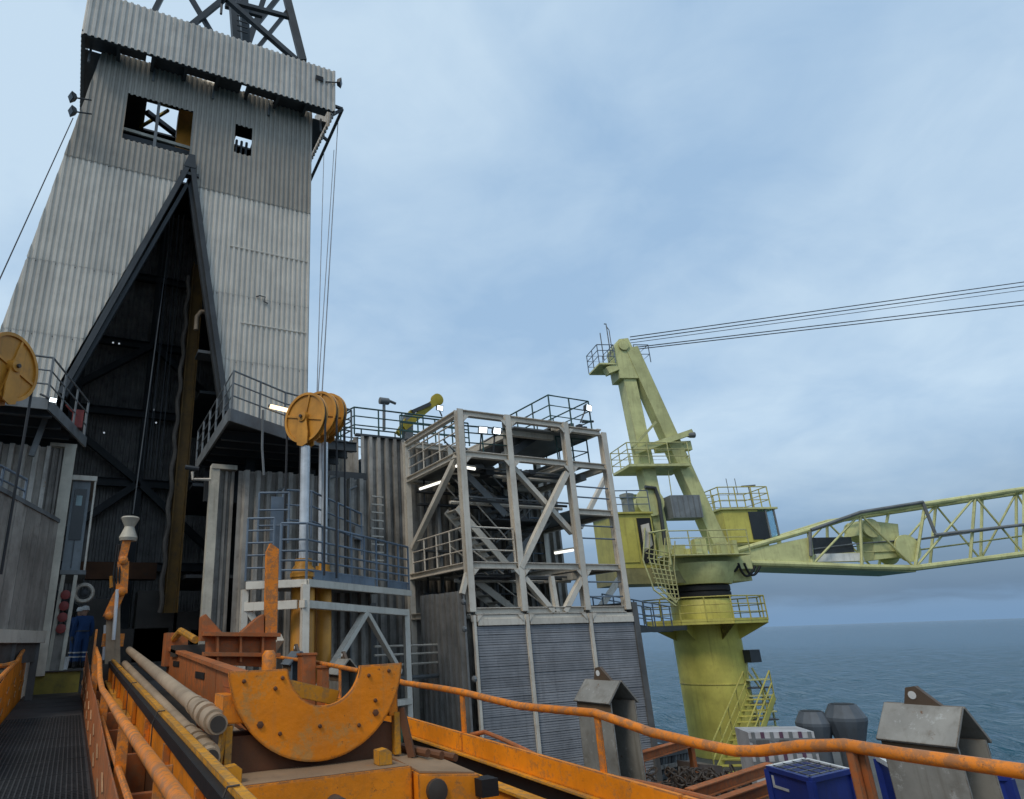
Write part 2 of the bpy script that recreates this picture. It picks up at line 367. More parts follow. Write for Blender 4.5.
# ================================================================== DERRICK
FY = 24.0; BY = 35.0; RX = 7.42
def xl(z): return -1.76 - (23.1 - z) * .1305
def zl(x): return 23.1 + (x + 1.76) / .1305            # height of the slanted edge above x (for x left of the top)
AP = (2.1, 19.05); VL = (-1.42, 8.6); VR = (4.36, 8.6)
def vee(x):
    if x <= VL[0] or x >= VR[0]: return -99
    return lerp(VL[1], AP[1], (x - VL[0]) / (AP[0] - VL[0])) if x < AP[0] else lerp(AP[1], VR[1], (x - AP[0]) / (VR[0] - AP[0]))
der = thing('derrick_tower', 'tall grey corrugated clad drilling derrick with a pointed dark opening', 'derrick', (2, 29, FLOOR))
P = .212
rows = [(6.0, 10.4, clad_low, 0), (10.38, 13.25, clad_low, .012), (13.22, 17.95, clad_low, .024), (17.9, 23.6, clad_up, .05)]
WIN = [(-.42, 1.86, 19.85, 21.75), (3.93, 4.66, 20.2, 21.75)]   # x0 x1 z0 z1
p0, p1 = at(124, 140, Y=FY), at(193, 113, Y=FY); WIN[0] = (p0.x - .08, p1.x, p0.z, p1.z)
p0, p1 = at(233.5, 153, Y=FY), at(252, 130, Y=FY); WIN[1] = (p0.x, p1.x, p0.z, p1.z)
for (z0, z1, m, pr) in rows:
    x = -4.24
    while x < RX - .01:
        x2 = min(x + 5 * P, RX)
        cuts = sorted(set([x, x2] + [c for W in WIN for c in W[:2] if x < c < x2 and z1 > W[2]] + ([AP[0]] if x < AP[0] < x2 else []) + [c for c in (VL[0], VR[0]) if x < c < x2 and z0 < 9]))
        for a, b in zip(cuts, cuts[1:]):
            if xl(z0) > b - .02: continue
            mid = (a + b) / 2
            W = next((W for W in WIN if W[0] <= mid <= W[1] and z1 > W[2]), None)
            a2 = max(a, xl(z0) + .001)
            spans = [(z0, z1)] if not W else [(z0, W[2]), (W[3], z1)]
            for (s0, s1) in spans:
                lo = lambda u, s0=s0: max(s0, vee(u)); hi = lambda u, s1=s1: min(s1, zl(u))
                if max(hi(a2) - lo(a2), hi(b) - lo(b), hi(mid) - lo(mid)) < .03: continue
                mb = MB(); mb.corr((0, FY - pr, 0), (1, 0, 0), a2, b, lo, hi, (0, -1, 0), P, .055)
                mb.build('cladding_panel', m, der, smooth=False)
        x = x2
# side, back walls, roof
for X_, nx in ((RX, 1),):
    for i in range(10):
        mb = MB(); mb.corr((X_, 0, 0), (0, 1, 0), FY + .06 + i * 1.1, FY + .06 + (i + 1) * 1.1 - .01, lambda u: 6.0, lambda u: 23.6, (1, 0, 0), P, .05); mb.build('side_panel', clad_low, der, smooth=False)
mb = MB()
for i in range(20):
    y0, y1 = FY + .06 + i * .55, FY + .06 + i * .55 + .55
    mb.add([(xl(6) , y0, 6), (xl(23.6), y0, 23.6), (xl(23.6) - (.04 if i % 2 else 0), y1, 23.6), (xl(6) - (.04 if i % 2 else 0), y1, 6)], [(0, 1, 2, 3)])
mb.build('side_wall', clad_low, der, smooth=False)
HO = []
x = -4.0
while x < RX:
    x2 = min(x + 5 * P, RX)
    cuts = sorted(set([x, x2] + [c for W in HO for c in W[:2] if x < c < x2]))
    for a, b in zip(cuts, cuts[1:]):
        W = next((W for W in HO if W[0] <= (a + b) / 2 <= W[1]), None)
        for s0, s1 in ([(FLOOR, 24.5)] if not W else [(FLOOR, W[2]), (W[3], 24.5)]):
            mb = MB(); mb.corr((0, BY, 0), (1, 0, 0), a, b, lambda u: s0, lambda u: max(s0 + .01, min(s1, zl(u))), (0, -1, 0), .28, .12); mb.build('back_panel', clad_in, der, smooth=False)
    x = x2
RH = [(.25, 1.75, 26.3, 28.2), (4.45, 5.3, 26.9, 27.6), (2.42, 2.82, 30.9, 31.6)]     # open bays in the roof
def holed(z0, z1, x0, x1, y0, y1, name):
    xs = sorted(set([x0, x1] + [c for h in RH for c in h[:2]]))
    for a, b in zip(xs, xs[1:]):
        ys = [y0] + [c for h in RH if h[0] <= (a + b) / 2 <= h[1] for c in h[2:]] + [y1]
        for k in range(0, len(ys), 2): MB().box((a, ys[k], z0), (b, ys[k + 1], z1)).build(name, steel_dark, der)
holed(23.62, 23.72, -1.7, 7.45, FY + .1, BY + .2, 'roof_deck')
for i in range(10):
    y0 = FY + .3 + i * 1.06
    MB().box((RX - .16, y0, 6.0), (RX - .12, y0 + 1.04, 23.5)).build('added_dark_lining', wall_dark, der)  # dark sheets added inside both side walls to keep the interior dim
    MB().prism([(xl(6.0) + .12, y0, 6.0), (xl(6.0) + .16, y0, 6.0), (xl(23.5) + .16, y0, 23.5), (xl(23.5) + .12, y0, 23.5)], (0, 1.04, 0)).build('added_dark_lining', wall_dark, der)
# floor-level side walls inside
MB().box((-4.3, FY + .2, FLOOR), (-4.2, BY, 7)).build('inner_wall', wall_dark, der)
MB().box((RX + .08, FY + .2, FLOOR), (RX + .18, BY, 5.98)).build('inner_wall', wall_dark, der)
# v-opening frame
for q in (VL, VR):
    a = V((AP[0] + (.12 if q is VL else .08), FY - .12, AP[1] + .1)); b = V((q[0] + (.1 if q is VL else -.1), FY - .12, q[1] - .4))
    MB().beam(a, b, .20, .22, up=V((0, 1, 0))).build('opening_frame', steel_dark, der)
    MB().beam(a + V((0, .28, -.9)), b + V((.12 if q is VL else -.12, .28, 0)), .14, .26, up=V((0, 1, 0))).build('opening_frame', steel_dark, der)
MB().box((AP[0] - .3, FY - .2, AP[1] - .75), (AP[0] + .45, FY + .1, AP[1] - .62)).build('cross_bar', steel_dark, der)
MB().prism([(AP[0] - .02, FY - .25, AP[1] + .25), (AP[0] + .22, FY - .25, AP[1] + .25), (AP[0] + .3, FY - .25, AP[1] - .4), (AP[0] - .2, FY - .25, AP[1] - .4)], (0, .02, 0)).build('apex_plate', steel_dark, der)
dvy = paint('davit_yellow', (.42, .33, .03), dirt=.3, rust=.05)
# window mullions and inside rails
W = WIN[0]
MB().beam((lerp(W[0], W[1], .47), FY + .05, W[2] - .1), (lerp(W[0], W[1], .47), FY + .05, W[3] + .1), .12, .12).build('mullion', steel_grey, der)
MB().beam((W[0] - .2, FY + .7, W[2] + 1.12), (W[1] + .3, FY + .7, W[2] + 1.0), .1, .14).build('guard_bar', cream, der)
MB().beam((W[0] - .2, FY + .8, W[2] + .72), (W[1] + .2, FY + .8, W[2] + .72), .3, .25).build('guard_bar', steel_dark, der)
MB().beam((.3, FY + 2.6, 23.3), (1.9, FY + 3.9, 23.5), .22).build('brace', steel_dark, der); MB().beam((.1, FY + 3.9, 23.45), (1.2, FY + 2.2, 23.4), .12).build('brace', dvy, der)
MB().box((W[1] - .5, FY + 1.2, W[2] + .5), (W[1] + .5, FY + 1.8, W[3] + 1.1)).build('yellow_block', sheave_y, der)
for k, f in enumerate((.2, .5, .8)):
    W = WIN[1]; xx = lerp(W[0], W[1], f); MB().tube([(xx, FY + .5, W[2] - .2), (xx + .04, FY + .5, W[3] - .35)], .06, 6).build('bar', steel_dark, der)
# overhanging top band
OY = 23.0; ox0 = at(83, 31, Y=OY).x; ox1 = at(335, 113, Y=OY).x; oz0 = at(200, 70, Y=OY).z; oz1 = at(335, 72, Y=OY).z
u = ox0
while u < ox1 - .01:
    u2 = min(u + 5 * .25, ox1)
    mb = MB(); mb.corr((0, OY, 0), (1, 0, 0), u, u2, lambda x: oz0, lambda x: oz1, (0, -1, 0), .25, .06); mb.build('band_panel', clad_top, der, smooth=False)
    u = u2
for X_, sg in ((ox0, -1), (ox1, 1)):
    for i in range(10):
        mb = MB(); mb.corr((X_, 0, 0), (0, 1, 0), OY + .02 + i * 1.3, OY + .02 + (i + 1) * 1.3, lambda u: oz0, lambda u: oz1, (sg, 0, 0), .25, .06); mb.build('band_panel', clad_top, der, smooth=False)
for i in range(8):   # soffit grating bays between joists
    x0 = lerp(ox0, ox1, i / 8); x1 = lerp(ox0, ox1, (i + 1) / 8)
    MB().box((x0 + .05, OY + .06, oz0 + .28), (x1 - .25 * (i % 3 == 1), FY - .02 - .25 * (i % 2), oz0 + .33)).build('soffit_plate', steel_dark, der)
    MB().ibeam((x0 + .02, OY + .06, oz0 + .14), (x0 + .02, (BY + 1) if i in (0,) else FY - .08, oz0 + .14), .14, .26).build('joist', steel_dark, der)
for a_, b_ in ((ox0 + .05, -1.75), (7.5, ox1 - .05)): MB().box((a_, FY + .1, oz0 + .28), (b_, BY + 1, oz0 + .33)).build('soffit_plate', steel_dark, der)
MB().beam((ox0, OY + .05, oz0 + .05), (ox1, OY + .05, oz0 + .05), .08, .14).build('edge_beam', steel_dark, der)
for px, py in ((170, 62), (200, 76), (207, 79), (276, 98)):
    p = at(px, py, Y=FY - .15); q = p + V((.45, 0, 0)); MB().beam(p, q, .08, .09).build('soffit_lamp', lamp_t, der)
for k in range(5):
    x0 = lerp(ox0 + .3, ox1 - .4, k / 4); MB().tube([(x0, FY - .12, oz0 - .5), (x0, FY - .12, oz0 + .2)], .05, 6).build('hanger', steel_grey, der)
p = at(316, 75, Y=OY - .08); MB().box((p.x, OY - .1, p.z - .25), (p.x + .35, OY - .07, p.z)).build('vent_hole', black, der)
# bracket frame on the corner
bx = ox1 + .02
b1 = V((bx, OY + .4, oz0 + .75)); b2 = V((bx + .5, OY + .4, oz0 + .72)); b3 = V((bx - .25, OY + 4.5, oz0 - .25)); b4 = V((bx + .3, OY + 5.2, oz0 - .35))
for a, b in ((b1, b2), (b2, b4), (b4, b3), (b1 + V((0, 2, 0)), b2 + V((0, 2, -.3))), (b1 + V((0, .1, -.5)), b2)):
    MB().beam(a, b, .12).build('bracket', steel_dark, der)
# lattice mast above the band
def mast(px1, py1, px2, py2, Y1, Y2, w_): return MB().beam(at(px1, py1, Y=Y1), at(px2, py2, Y=Y2), w_).build('mast_member', steel_dark, der)
mast(303, 62, 281, -25, 24.6, 24.9, .36)
mast(296, 60, 205, -20, 24.7, 24.9, .24); mast(182, 33, 250, -22, 24.7, 24.9, .24); mast(236, 3, 292, 18, 24.8, 24.8, .2)
mast(252, 55, 290, 8, 24.9, 24.9, .18); mast(211, 32, 185, -12, 25, 25, .2)
mast(245, 55, 268, -14, 29, 29, .3); mast(230, 58, 300, -30, 33, 33, .3); mast(140, 40, 175, -30, 33, 33, .3); mast(237, 52, 232, -14, 26.5, 26.5, .4)
mast(246, 55, 243, -14, 27, 27, .42); mast(225, 6, 262, 16, 27, 27, .2)
for i in range(9):
    p = at(237, 30 - i * 5, Y=26.3); MB().beam(p, p + V((.55, 0, .03)), .05).build('rung', steel_dark, der)
p = at(221, 14, Y=24.5); MB().tube([p, p + V((0, 0, .7))], .06, 8).build('horn', steel_dark, der)
MB().lathe(p + V((0, 0, .65)), (0, -.6, .5), [(.05, 0), (.12, .25), (.05, .3)], 10).build('horn', steel_dark, der)
# structure inside: posts, braces, guide column, hoses
for xx, yy, wd in ((-1.2, 33.9, .45), (6.6, 33.9, .45), (6.4, 25.3, .4), (2.1, 34.5, .35)):
    MB().ibeam((xx, yy, FLOOR), (xx, yy, 23.5), wd, wd, .04, up=V((0, 1, 0))).build('column', steel_dark, der)
for z in (3.6, 7.6, 11.2, 15.0, 19.0):
    MB().ibeam((-3.2, 34.4, z), (7.3, 34.4, z), .3, .4, .03).build('girt', steel_dark, der)
    MB().ibeam((7.0, 24.8, z), (7.0, 34.6, z), .3, .4, .03).build('girt', steel_dark, der)
for a, b in (((-2.6, 34.2, 3.6), (2.1, 34.2, 7.6)), ((6.6, 34.2, 3.6), (2.1, 34.2, 7.6)), ((-2.6, 34.2, 3.6), (2.1, 34.2, .2)), ((-2.6, 34.2, 11.2), (2.1, 34.2, 7.6)), ((-2.6, 34.2, 11.2), (2.1, 34.2, 15.0)), ((6.6, 34.2, 11.2), (2.1, 34.2, 15.0))):
    MB().beam(a, b, .32).build('brace', steel_dark, der)
MB().beam((-.2, 31.5, 3.1), (3.0, 31.5, 3.1), .7, .7).build('cross_beam', brown, der)
for z in (2.4, 5.9, 9.8, 14.0): MB().box((3.6, 26.5, z), (7.1, 33, z + .12)).build('inner_platform', steel_dark, der)
gcm = paint('column_gold', (.20, .105, .022), dirt=.6, streak=.5, rust=.1, rand=0)
gc = at(176, 540, Y=27.6)
gcol = MB().ibeam((gc.x, 27.6, 1.2), (gc.x, 27.6, 16.4), .5, .5, .05, up=V((1, 0, 0))).build('guide_column', gcm, der)
hose = [V((gc.x - .40 + .05 * math.sin(i * 1.3), 27.3 + .04 * math.cos(i * 1.3), 1.2 + i * .3)) for i in range(49)]
MB().tube(hose, .09, 8).build('mud_hose', paint('hose_grey', (.17, .14, .115), dirt=.6, rand=0), gcol)
gn = MB().tube([at(207, 312, Y=25), at(201, 312, Y=25), at(197, 317, Y=25), at(196, 330, Y=25)], .10, 10).build('gooseneck', pipe_m, der)
MB().box((gc.x - .05, 25.1, at(200, 350, Y=25).z - .06), (gc.x + .9, 25.9, at(200, 350, Y=25).z + .06)).build('landing', steel_grey, der)
for px, dx in ((148, .3), (152, -.2), (157, .1), (162, 0), (145, 0)):
    a = at(px + 22, 215, Y=28); b = at(px - 2, 470, Y=28); MB().tube([a, lerp(a, b, .5) + V((dx * .5, 0, 0)), b], .022, 5).build('hanging_wire', steel_dark, der)
a = at(168, 250, Y=26); b = at(133, 514, Y=20.5); MB().tube([a, b], .018, 5).build('hanging_wire', steel_dark, der)
for px, py in ((104, 433), (154, 410), (156, 423), (113, 343), (119, 344)):
    p = at(px, py, Y=33.5); MB().lathe(p, (0, -1, 0), [(.03, 0), (.045, .05), (.04, .08)], 8).build('work_lamp', lamp_dim, der)
# rig-floor equipment, dim inside
for px, hh, wd in ((95, 2.3, .5), (150, 2.6, .7), (188, 1.8, .6), (140, 1.2, .9), (200, 1.1, .5)):
    p = at(px, 655, Y=29); MB().box((p.x - wd, 28.4, FLOOR), (p.x + wd, 29.6, FLOOR + hh)).build('cabinet', grease, der)

p = at(262, 299, Y=FY - .12); MB().tube([p + V((-.25, 0, .05)), p + V((-.1, -.03, .12)), p + V((.12, -.03, .1)), p + V((.08, 0, -.1)), p + V((.25, 0, -.15))], .025, 6).build('cable_loop', steel_dark, der)
for z in (10.4, 13.25, 17.95):
    x = max(xl(z), -4) + .3
    while x < RX - .2:
        if not (vee(x) > z - .3): MB().lathe((x, FY - .075, z - .12), (0, -1, 0), [(.022, 0), (.016, .015)], 6).build('fixing', grease, der)
        x += .636
for zc, x0, x1 in ((12.0, 4.6, 7.3), (15.4, 4.0, 7.3)): MB().box((x0, FY - .085, zc), (x1, FY - .058, zc + .05)).build('batten', clad_low, der)
# guy wires
def wire(p, q, r, label, mat=wire_l, sag=0.0, grp='wires running down from the derrick'):
    pts = [lerp(p, q, i / 8) - UP * sag * math.sin(math.pi * i / 8) for i in range(9)]
    return one('guy_wire', MB().tube(pts, r, 5), mat, label, 'wire', grp)
wire(at(73, 118, Y=FY - .2), at(-8, 296, Y=20), .02, 'thin wire slanting from the derrick corner down past the clad wall', rope_m)
wire(at(324, 152, Y=24), at(317, 395, Y=17), .016, 'pale thin wire hanging closest to the clad tower edge')
wire(at(334, 150, Y=24), at(318, 395, Y=17), .016, 'pale thin wire between two others running down to the sheaves')
wire(at(338, 122, Y=24), at(322, 395, Y=17.6), .02, 'slanting wire from the tip of the corner bracket to the sheaves')

# floodlights
def flood(px, py, Y, dirv, label, lit=True, size=.3, grp='floodlights', arm=None):
    p = at(px, py, Y=Y); d = V(dirv).normalized(); a = d.cross(UP).normalized(); b = a.cross(d)
    t = thing('floodlight', label, 'floodlight', p, grp)
    mb = MB(); f = size
    A = [p + a * sx * f * .6 + b * sy * f * .42 for sx, sy in ((-1, -1), (1, -1), (1, 1), (-1, 1))]
    B = [p - d * f * .55 + a * sx * f * .35 + b * sy * f * .25 for sx, sy in ((-1, -1), (1, -1), (1, 1), (-1, 1))]
    mb.hexa(B + A); mb.build('housing', steel_dark, t, smooth=False)
    MB().obox(p + d * .012, a * f * .46, b * f * .31, d * .008).build('lens', lamp_w if lit else glass_d, t)
    if arm is not None:
        MB().tube([p - d * f * .4, p - d * f * .4 + V(arm)], .03, 6).build('bracket', steel_dark, t)
    return t
flood(71, 97, 23.3, (-1, -.4, -.5), 'dark unlit floodlight on the derrick corner, the upper of two', False, .34, arm=(.6, 0, .1))
flood(71, 111, 23.3, (-1, -.4, -.5), 'dark unlit floodlight on the derrick corner, the lower of two', False, .34, arm=(.6, 0, .1))
flood(341, 83, 22.8, (1, -.5, -.3), 'dark unlit floodlight at the end of the overhanging band', False, .34, arm=(-.6, .1, -.1))

# ------------------------------------------------------------------ platforms at the foot of the derrick
ZP = 6.1
c0 = at(230, 409, Z=ZP); c1 = at(285, 428, Z=ZP); c2 = at(352, 443, Z=ZP); c3 = V((c0.x + .05, 23.6, ZP))
pr = thing('access_platform', 'dark steel platform with grey handrail beside the row of three yellow sheaves', 'platform', (5, 20, ZP))
MB().prism([c0, c1, c2, V((c2.x, 23.7, ZP)), c3], (0, 0, -.08)).build('deck_plate', steel_dark, pr)
for a, b in ((c0, c1), (c1, c2), (c0, c3)): MB().beam(a - UP * .16, b - UP * .16, .06, .36).build('edge_beam', steel_grey, pr)
for k in range(1, 6):
    y = lerp(c0.y + .8, 23.4, k / 6); MB().ibeam((c0.x + .1, y, ZP - .26), (c2.x, y, ZP - .26), .15, .3).build('joist', steel_dark, pr)
for xx in (4.7, 7.2): MB().ibeam((xx, 21.5, -.5), (xx, 21.5, ZP - .1), .3, .3, .03).build('support_post', steel_dark, pr)
MB().box((c0.x + .3, 22.9, 4.6), (9.5, 23.1, ZP - .1)).build('back_plate', steel_dark, pr)
railing(pr, [c3 + UP * .02, c0 + V((.05, .05, .02)), c1 + V((0, .06, .02)), c2 + V((0, .06, .02))], steel_grey, 1.15, (.4, .78), .03, 1.25)
p = at(280, 408, Y=18.3); lt = thing('tube_light', 'glowing warm tube light on the platform handrail beside the yellow sheaves', 'light', p)
MB().beam(p - V((.3, 0, -.02)), p + V((.32, 0, -.06)), .09, .1).build('lamp', lamp_warm, lt); MB().beam(p - V((.34, -.06, -.06)), p + V((.36, .06, -.02)), .12, .05).build('housing', steel_grey, lt)
p = at(263, 410, Y=17.7); hp = MB().tube([p, p + V((0, 0, -.2)), p + V((.02, 0, -1.1)), p + V((.1, 0, -1.9))], .035, 6)
one('hanging_cable', hp, steel_grey, 'grey cable hanging from the platform edge over the corrugated wall', 'cable')
pl = thing('access_platform', 'dark steel platform with grey handrail and a lit floodlight beside the lone sheave', 'platform', (-2, 20, ZP))
d0 = at(49, 399, Z=ZP); d1 = V((d0.x + .95, 21.7, ZP)); d1 = at(86, 438, Z=ZP)
MB().prism([V((-5, d0.y, ZP)), d0, d1, V((-5, 23.7, ZP))], (0, 0, -.08)).build('deck_plate', steel_dark, pl)
for a, b in ((V((-5, d0.y, ZP)), d0), (d0, d1)): MB().beam(a - UP * .14, b - UP * .14, .06, .3).build('edge_beam', steel_grey, pl)
for k in range(4): MB().ibeam((-5, d0.y + .4 + k, ZP - .24), (d0.x + .1 + k * .2, d0.y + .4 + k, ZP - .24), .14, .28).build('joist', steel_dark, pl)
MB().beam((-1.55, 19.6, 4.9), (-1.35, 19.6, ZP - .1), .14).build('support_post', steel_grey, pl)
railing(pl, [V((-4, d0.y + .05, ZP + .02)), d0 + V((-.05, .05, .02)), d1 + V((-.06, 0, .02)), d1 + V((-.1, .9, .02))], steel_grey, 1.15, (.4, .78), .03, 1.1)
flood(53, 400, d0.y - .15, (.35, -1, -.5), 'lit floodlight under the edge of the platform beside the yellow sheave', True, .17, arm=(-.3, .1, .15))
rb = MB().box((-.75, 20.6, ZP + .01), (-.45, 20.9, ZP + .55)); rb.tube([(-.75, 20.7, ZP + .5), (-.95, 20.7, ZP + .7)], .04)
one('fire_box', rb, red_p, 'small red box on the platform behind the handrail', 'box')

# ------------------------------------------------------------------ wind walls
def wallthing(name, label, p, q, z0, z1, pitch, depth, mat, sheet=5, nrm=None, cap=None, z1b=None):
    p, q = V((p[0], p[1], 0)), V((q[0], q[1], 0)); a = (q - p).normalized(); n = V((a.y, -a.x, 0)); ln = (q - p).length
    t = thing(name, label, 'wall', ((p + q) / 2) + UP * z0)
    u = 0
    zt = lambda x: z1 if z1b is None else lerp(z1, z1b, x / ln)
    while u < ln - .01:
        u2 = min(u + sheet * pitch, ln)
        if ln - u2 < pitch: u2 = ln
        jz = random.uniform(-.03, .03); jn = random.uniform(0, .02)
        mb = MB(); mb.corr(p + n * jn, a, u, u2, lambda x: z0, lambda x: zt(x) + jz, n, pitch, depth); mb.build('wall_sheet', mat, t, smooth=False); u = u2
    if cap: MB().beam(p + UP * (z1 + .04) + n * depth / 2, q + UP * (zt(ln) + .04) + n * depth / 2, depth + .08, .1).build('cap', cap, t)
    return t
w1 = wallthing('wind_wall', 'weathered corrugated metal wall behind the yellow sheave cylinders', (4.05, 20), (8.3, 20), -3.2, 5.02, .34, .19, wall_grey, 3)
for x_, z0_, z1_ in ((5.2, -1, 4.4), (6.9, 0, 4.9), (7.6, -2, 4.6)): MB().tube([(x_, 19.76, z0_), (x_, 19.76, z1_), (x_ + .25, 19.76, z1_ + .12)], .035, 6).build('conduit', steel_grey, w1)
for x_, z_ in ((5.0, 2.9), (6.6, 3.6), (7.75, 3.0)): MB().box((x_, 19.68, z_), (x_ + .3, 19.80, z_ + .42)).build('junction_box', steel_grey, w1)
w2 = wallthing('wind_wall', 'narrow pale corrugated wall with cream edge post beside the dark opening', (3.42, 20.5), (4.03, 20.5), FLOOR, 5.1, .2, .12, wall_grey, 3)
MB().beam((3.4, 20.4, FLOOR), (3.4, 20.4, 5.1), .26, .3).build('edge_post', cream, w2)
MB().beam((3.28, 20.4, 5.16), (4.05, 20.4, 5.16), .36, .14).build('cap', cream, w2)
MB().tube([(3.3, 20.3, 4.75), (2.75, 20.3, 4.72), (2.72, 20.3, 4.95)], .05, 6).build('bracket_pipe', steel_white, w2)
MB().tube([(2.9, 20.3, 5.05), (2.5, 20.3, 5.08)], .07, 8).build('bracket_lamp', steel_dark, w2)
# left
YL = 21.0
w3 = wallthing('wind_wall', 'pale corrugated wall with a broad cream edge post below the platform', (-1.2, YL), (-.84, YL), 1.0, 5.55, .17, .06, wall_grey, 3)
MB().beam((-.68, YL - .02, FLOOR - .1), (-.68, YL - .02, 5.6), .30, .22).build('edge_post', cream, w3)
MB().beam((-1.22, YL, 5.62), (-.52, YL, 5.62), .25, .1).build('cap', cream, w3)
w4 = wallthing('wind_wall', 'weathered corrugated wall behind the boxed bulwark and yellow sheave', (-5.0, 20.3), (-1.14, 20.3), 0.2, 5.35, .30, .16, wall_grey, 3)
# boarded bulwark
q0 = at(-30, 474, Z=3.2); q1 = at(57, 521, Z=3.2)
bw_ = thing('bulwark', 'raised weathered grey board bulwark on a pale bottom beam beside the gangway', 'wall', ((q0 + q1) / 2))
a = (q1 - q0); ln = a.length; a.normalize(); nn = V((a.y, -a.x, 0)); k = int(ln / .32)
for i in range(k):
    p = q0 + a * (ln * i / k); q = q0 + a * (ln * (i + 1) / k - .012); pr_ = nn * random.uniform(0, .018)
    zb = .42; MB().prism([V((p.x, p.y, zb)) + pr_, V((q.x, q.y, zb)) + pr_, V((q.x, q.y, 3.15)) + pr_, V((p.x, p.y, 3.15)) + pr_], nn * .04).build('plank', wall_grey, bw_)
MB().beam(q0 + UP * .0 + nn * .02, q1 + nn * .02, .12, .1).build('top_rail', steel_grey, bw_)
MB().beam(V((q0.x, q0.y, .32)) + nn * .05, V((q1.x, q1.y, .32)) + nn * .05, .16, .28).build('bottom_beam', steel_white, bw_)
MB().beam(V((q0.x, q0.y, .0)), V((q1.x, q1.y, .0)), .05, .5).build('kick_plate', wall_dark, bw_)
for i in range(4):
    p = q0 + a * (.4 + i * (ln - .6) / 3); MB().beam(V((p.x, p.y, DECK)) , V((p.x, p.y, .2)), .16).build('leg', wall_dark, bw_)
railing(bw_, [at(-20, 480, Z=3.25) + nn * -.15, at(30, 503, Z=3.25) + nn * -.15], rail_blue, .55, (.28,), .03, 1.0)
# driller cabin
cb = thing('cabin', 'small grey cabin with a window, hung beside the cream post', 'cabin', (-.2, 22.2, 2.2))
mb = MB(); ca, cbn = at(62, 570, Y=21.6), at(90, 482, Y=21.6)
MB().box((-.5, 21.6, 2.15), (-.02, 24.5, 4.75)).build('shell', paint('cabin_grey', (.22, .25, .27), rough=.4, dirt=.3), cb)
MB().box((-.55, 21.5, 4.75), (.14, 24.7, 4.9)).build('roof', steel_white, cb)
MB().beam((.1, 21.55, 2.1), (.1, 21.55, 4.75), .06).build('corner_post', steel_white, cb); MB().box((-.52, 21.5, 2.02), (.15, 24.6, 2.14)).build('floor', steel_grey, cb)
wn = MB().box((-.42, 21.57, 3.0), (-.1, 21.595, 4.5)).build('window', glass_d, cb); MB().box((-.36, 21.56, 4.0), (-.2, 21.568, 4.3)).build('notice', paint('pale_sheet', (.35, .48, .5)), wn)
MB().beam((-.26, 21.56, 2.2), (-.26, 21.56, 3.0), .02).build('door_seam', steel_dark, cb)
# column with red valves, ring
vp = thing('pipe_column', 'pale column with a stack of red valves behind the gangway step', 'column', (-.42, 21.45, FLOOR))
MB().beam((-.5, 21.5, FLOOR), (-.42, 21.5, 2.0), .10).build('post', cream, vp); MB().beam((-.16, 21.55, FLOOR), (-.1, 21.55, 2.0), .1).build('post', cream, vp); MB().box((-.45, 21.6, FLOOR), (-.15, 21.7, .4)).build('panel', wall_grey, vp)
for i in range(4): MB().lathe((-.3, 21.45, .55 + i * .3), (0, -1, .1), [(.03, -.1), (.12, 0), (.13, .05), (.04, .07)], 12).build('valve', red_p, vp)
hr = thing('ring_reel', 'round white ring with dark centre hung under the cabin', 'ring', at(84, 593, Y=22.5))
p = at(84, 593, Y=22.5); mb = MB()
ring = [p + V((math.cos(2 * math.pi * i / 20), 0, math.sin(2 * math.pi * i / 20))) * .24 for i in range(21)]; mb.tube(ring, .055, 6); mb.build('rim', steel_white, hr)
MB().lathe(p + V((0, .05, 0)), (0, -1, 0), [(.1, 0), (.12, .05), (.06, .09)], 12).build('hub', steel_dark, hr)
MB().tube([p + V((0, .1, .1)), p + V((-.1, .1, .6))], .02, 5).build('hanger', steel_dark, hr)

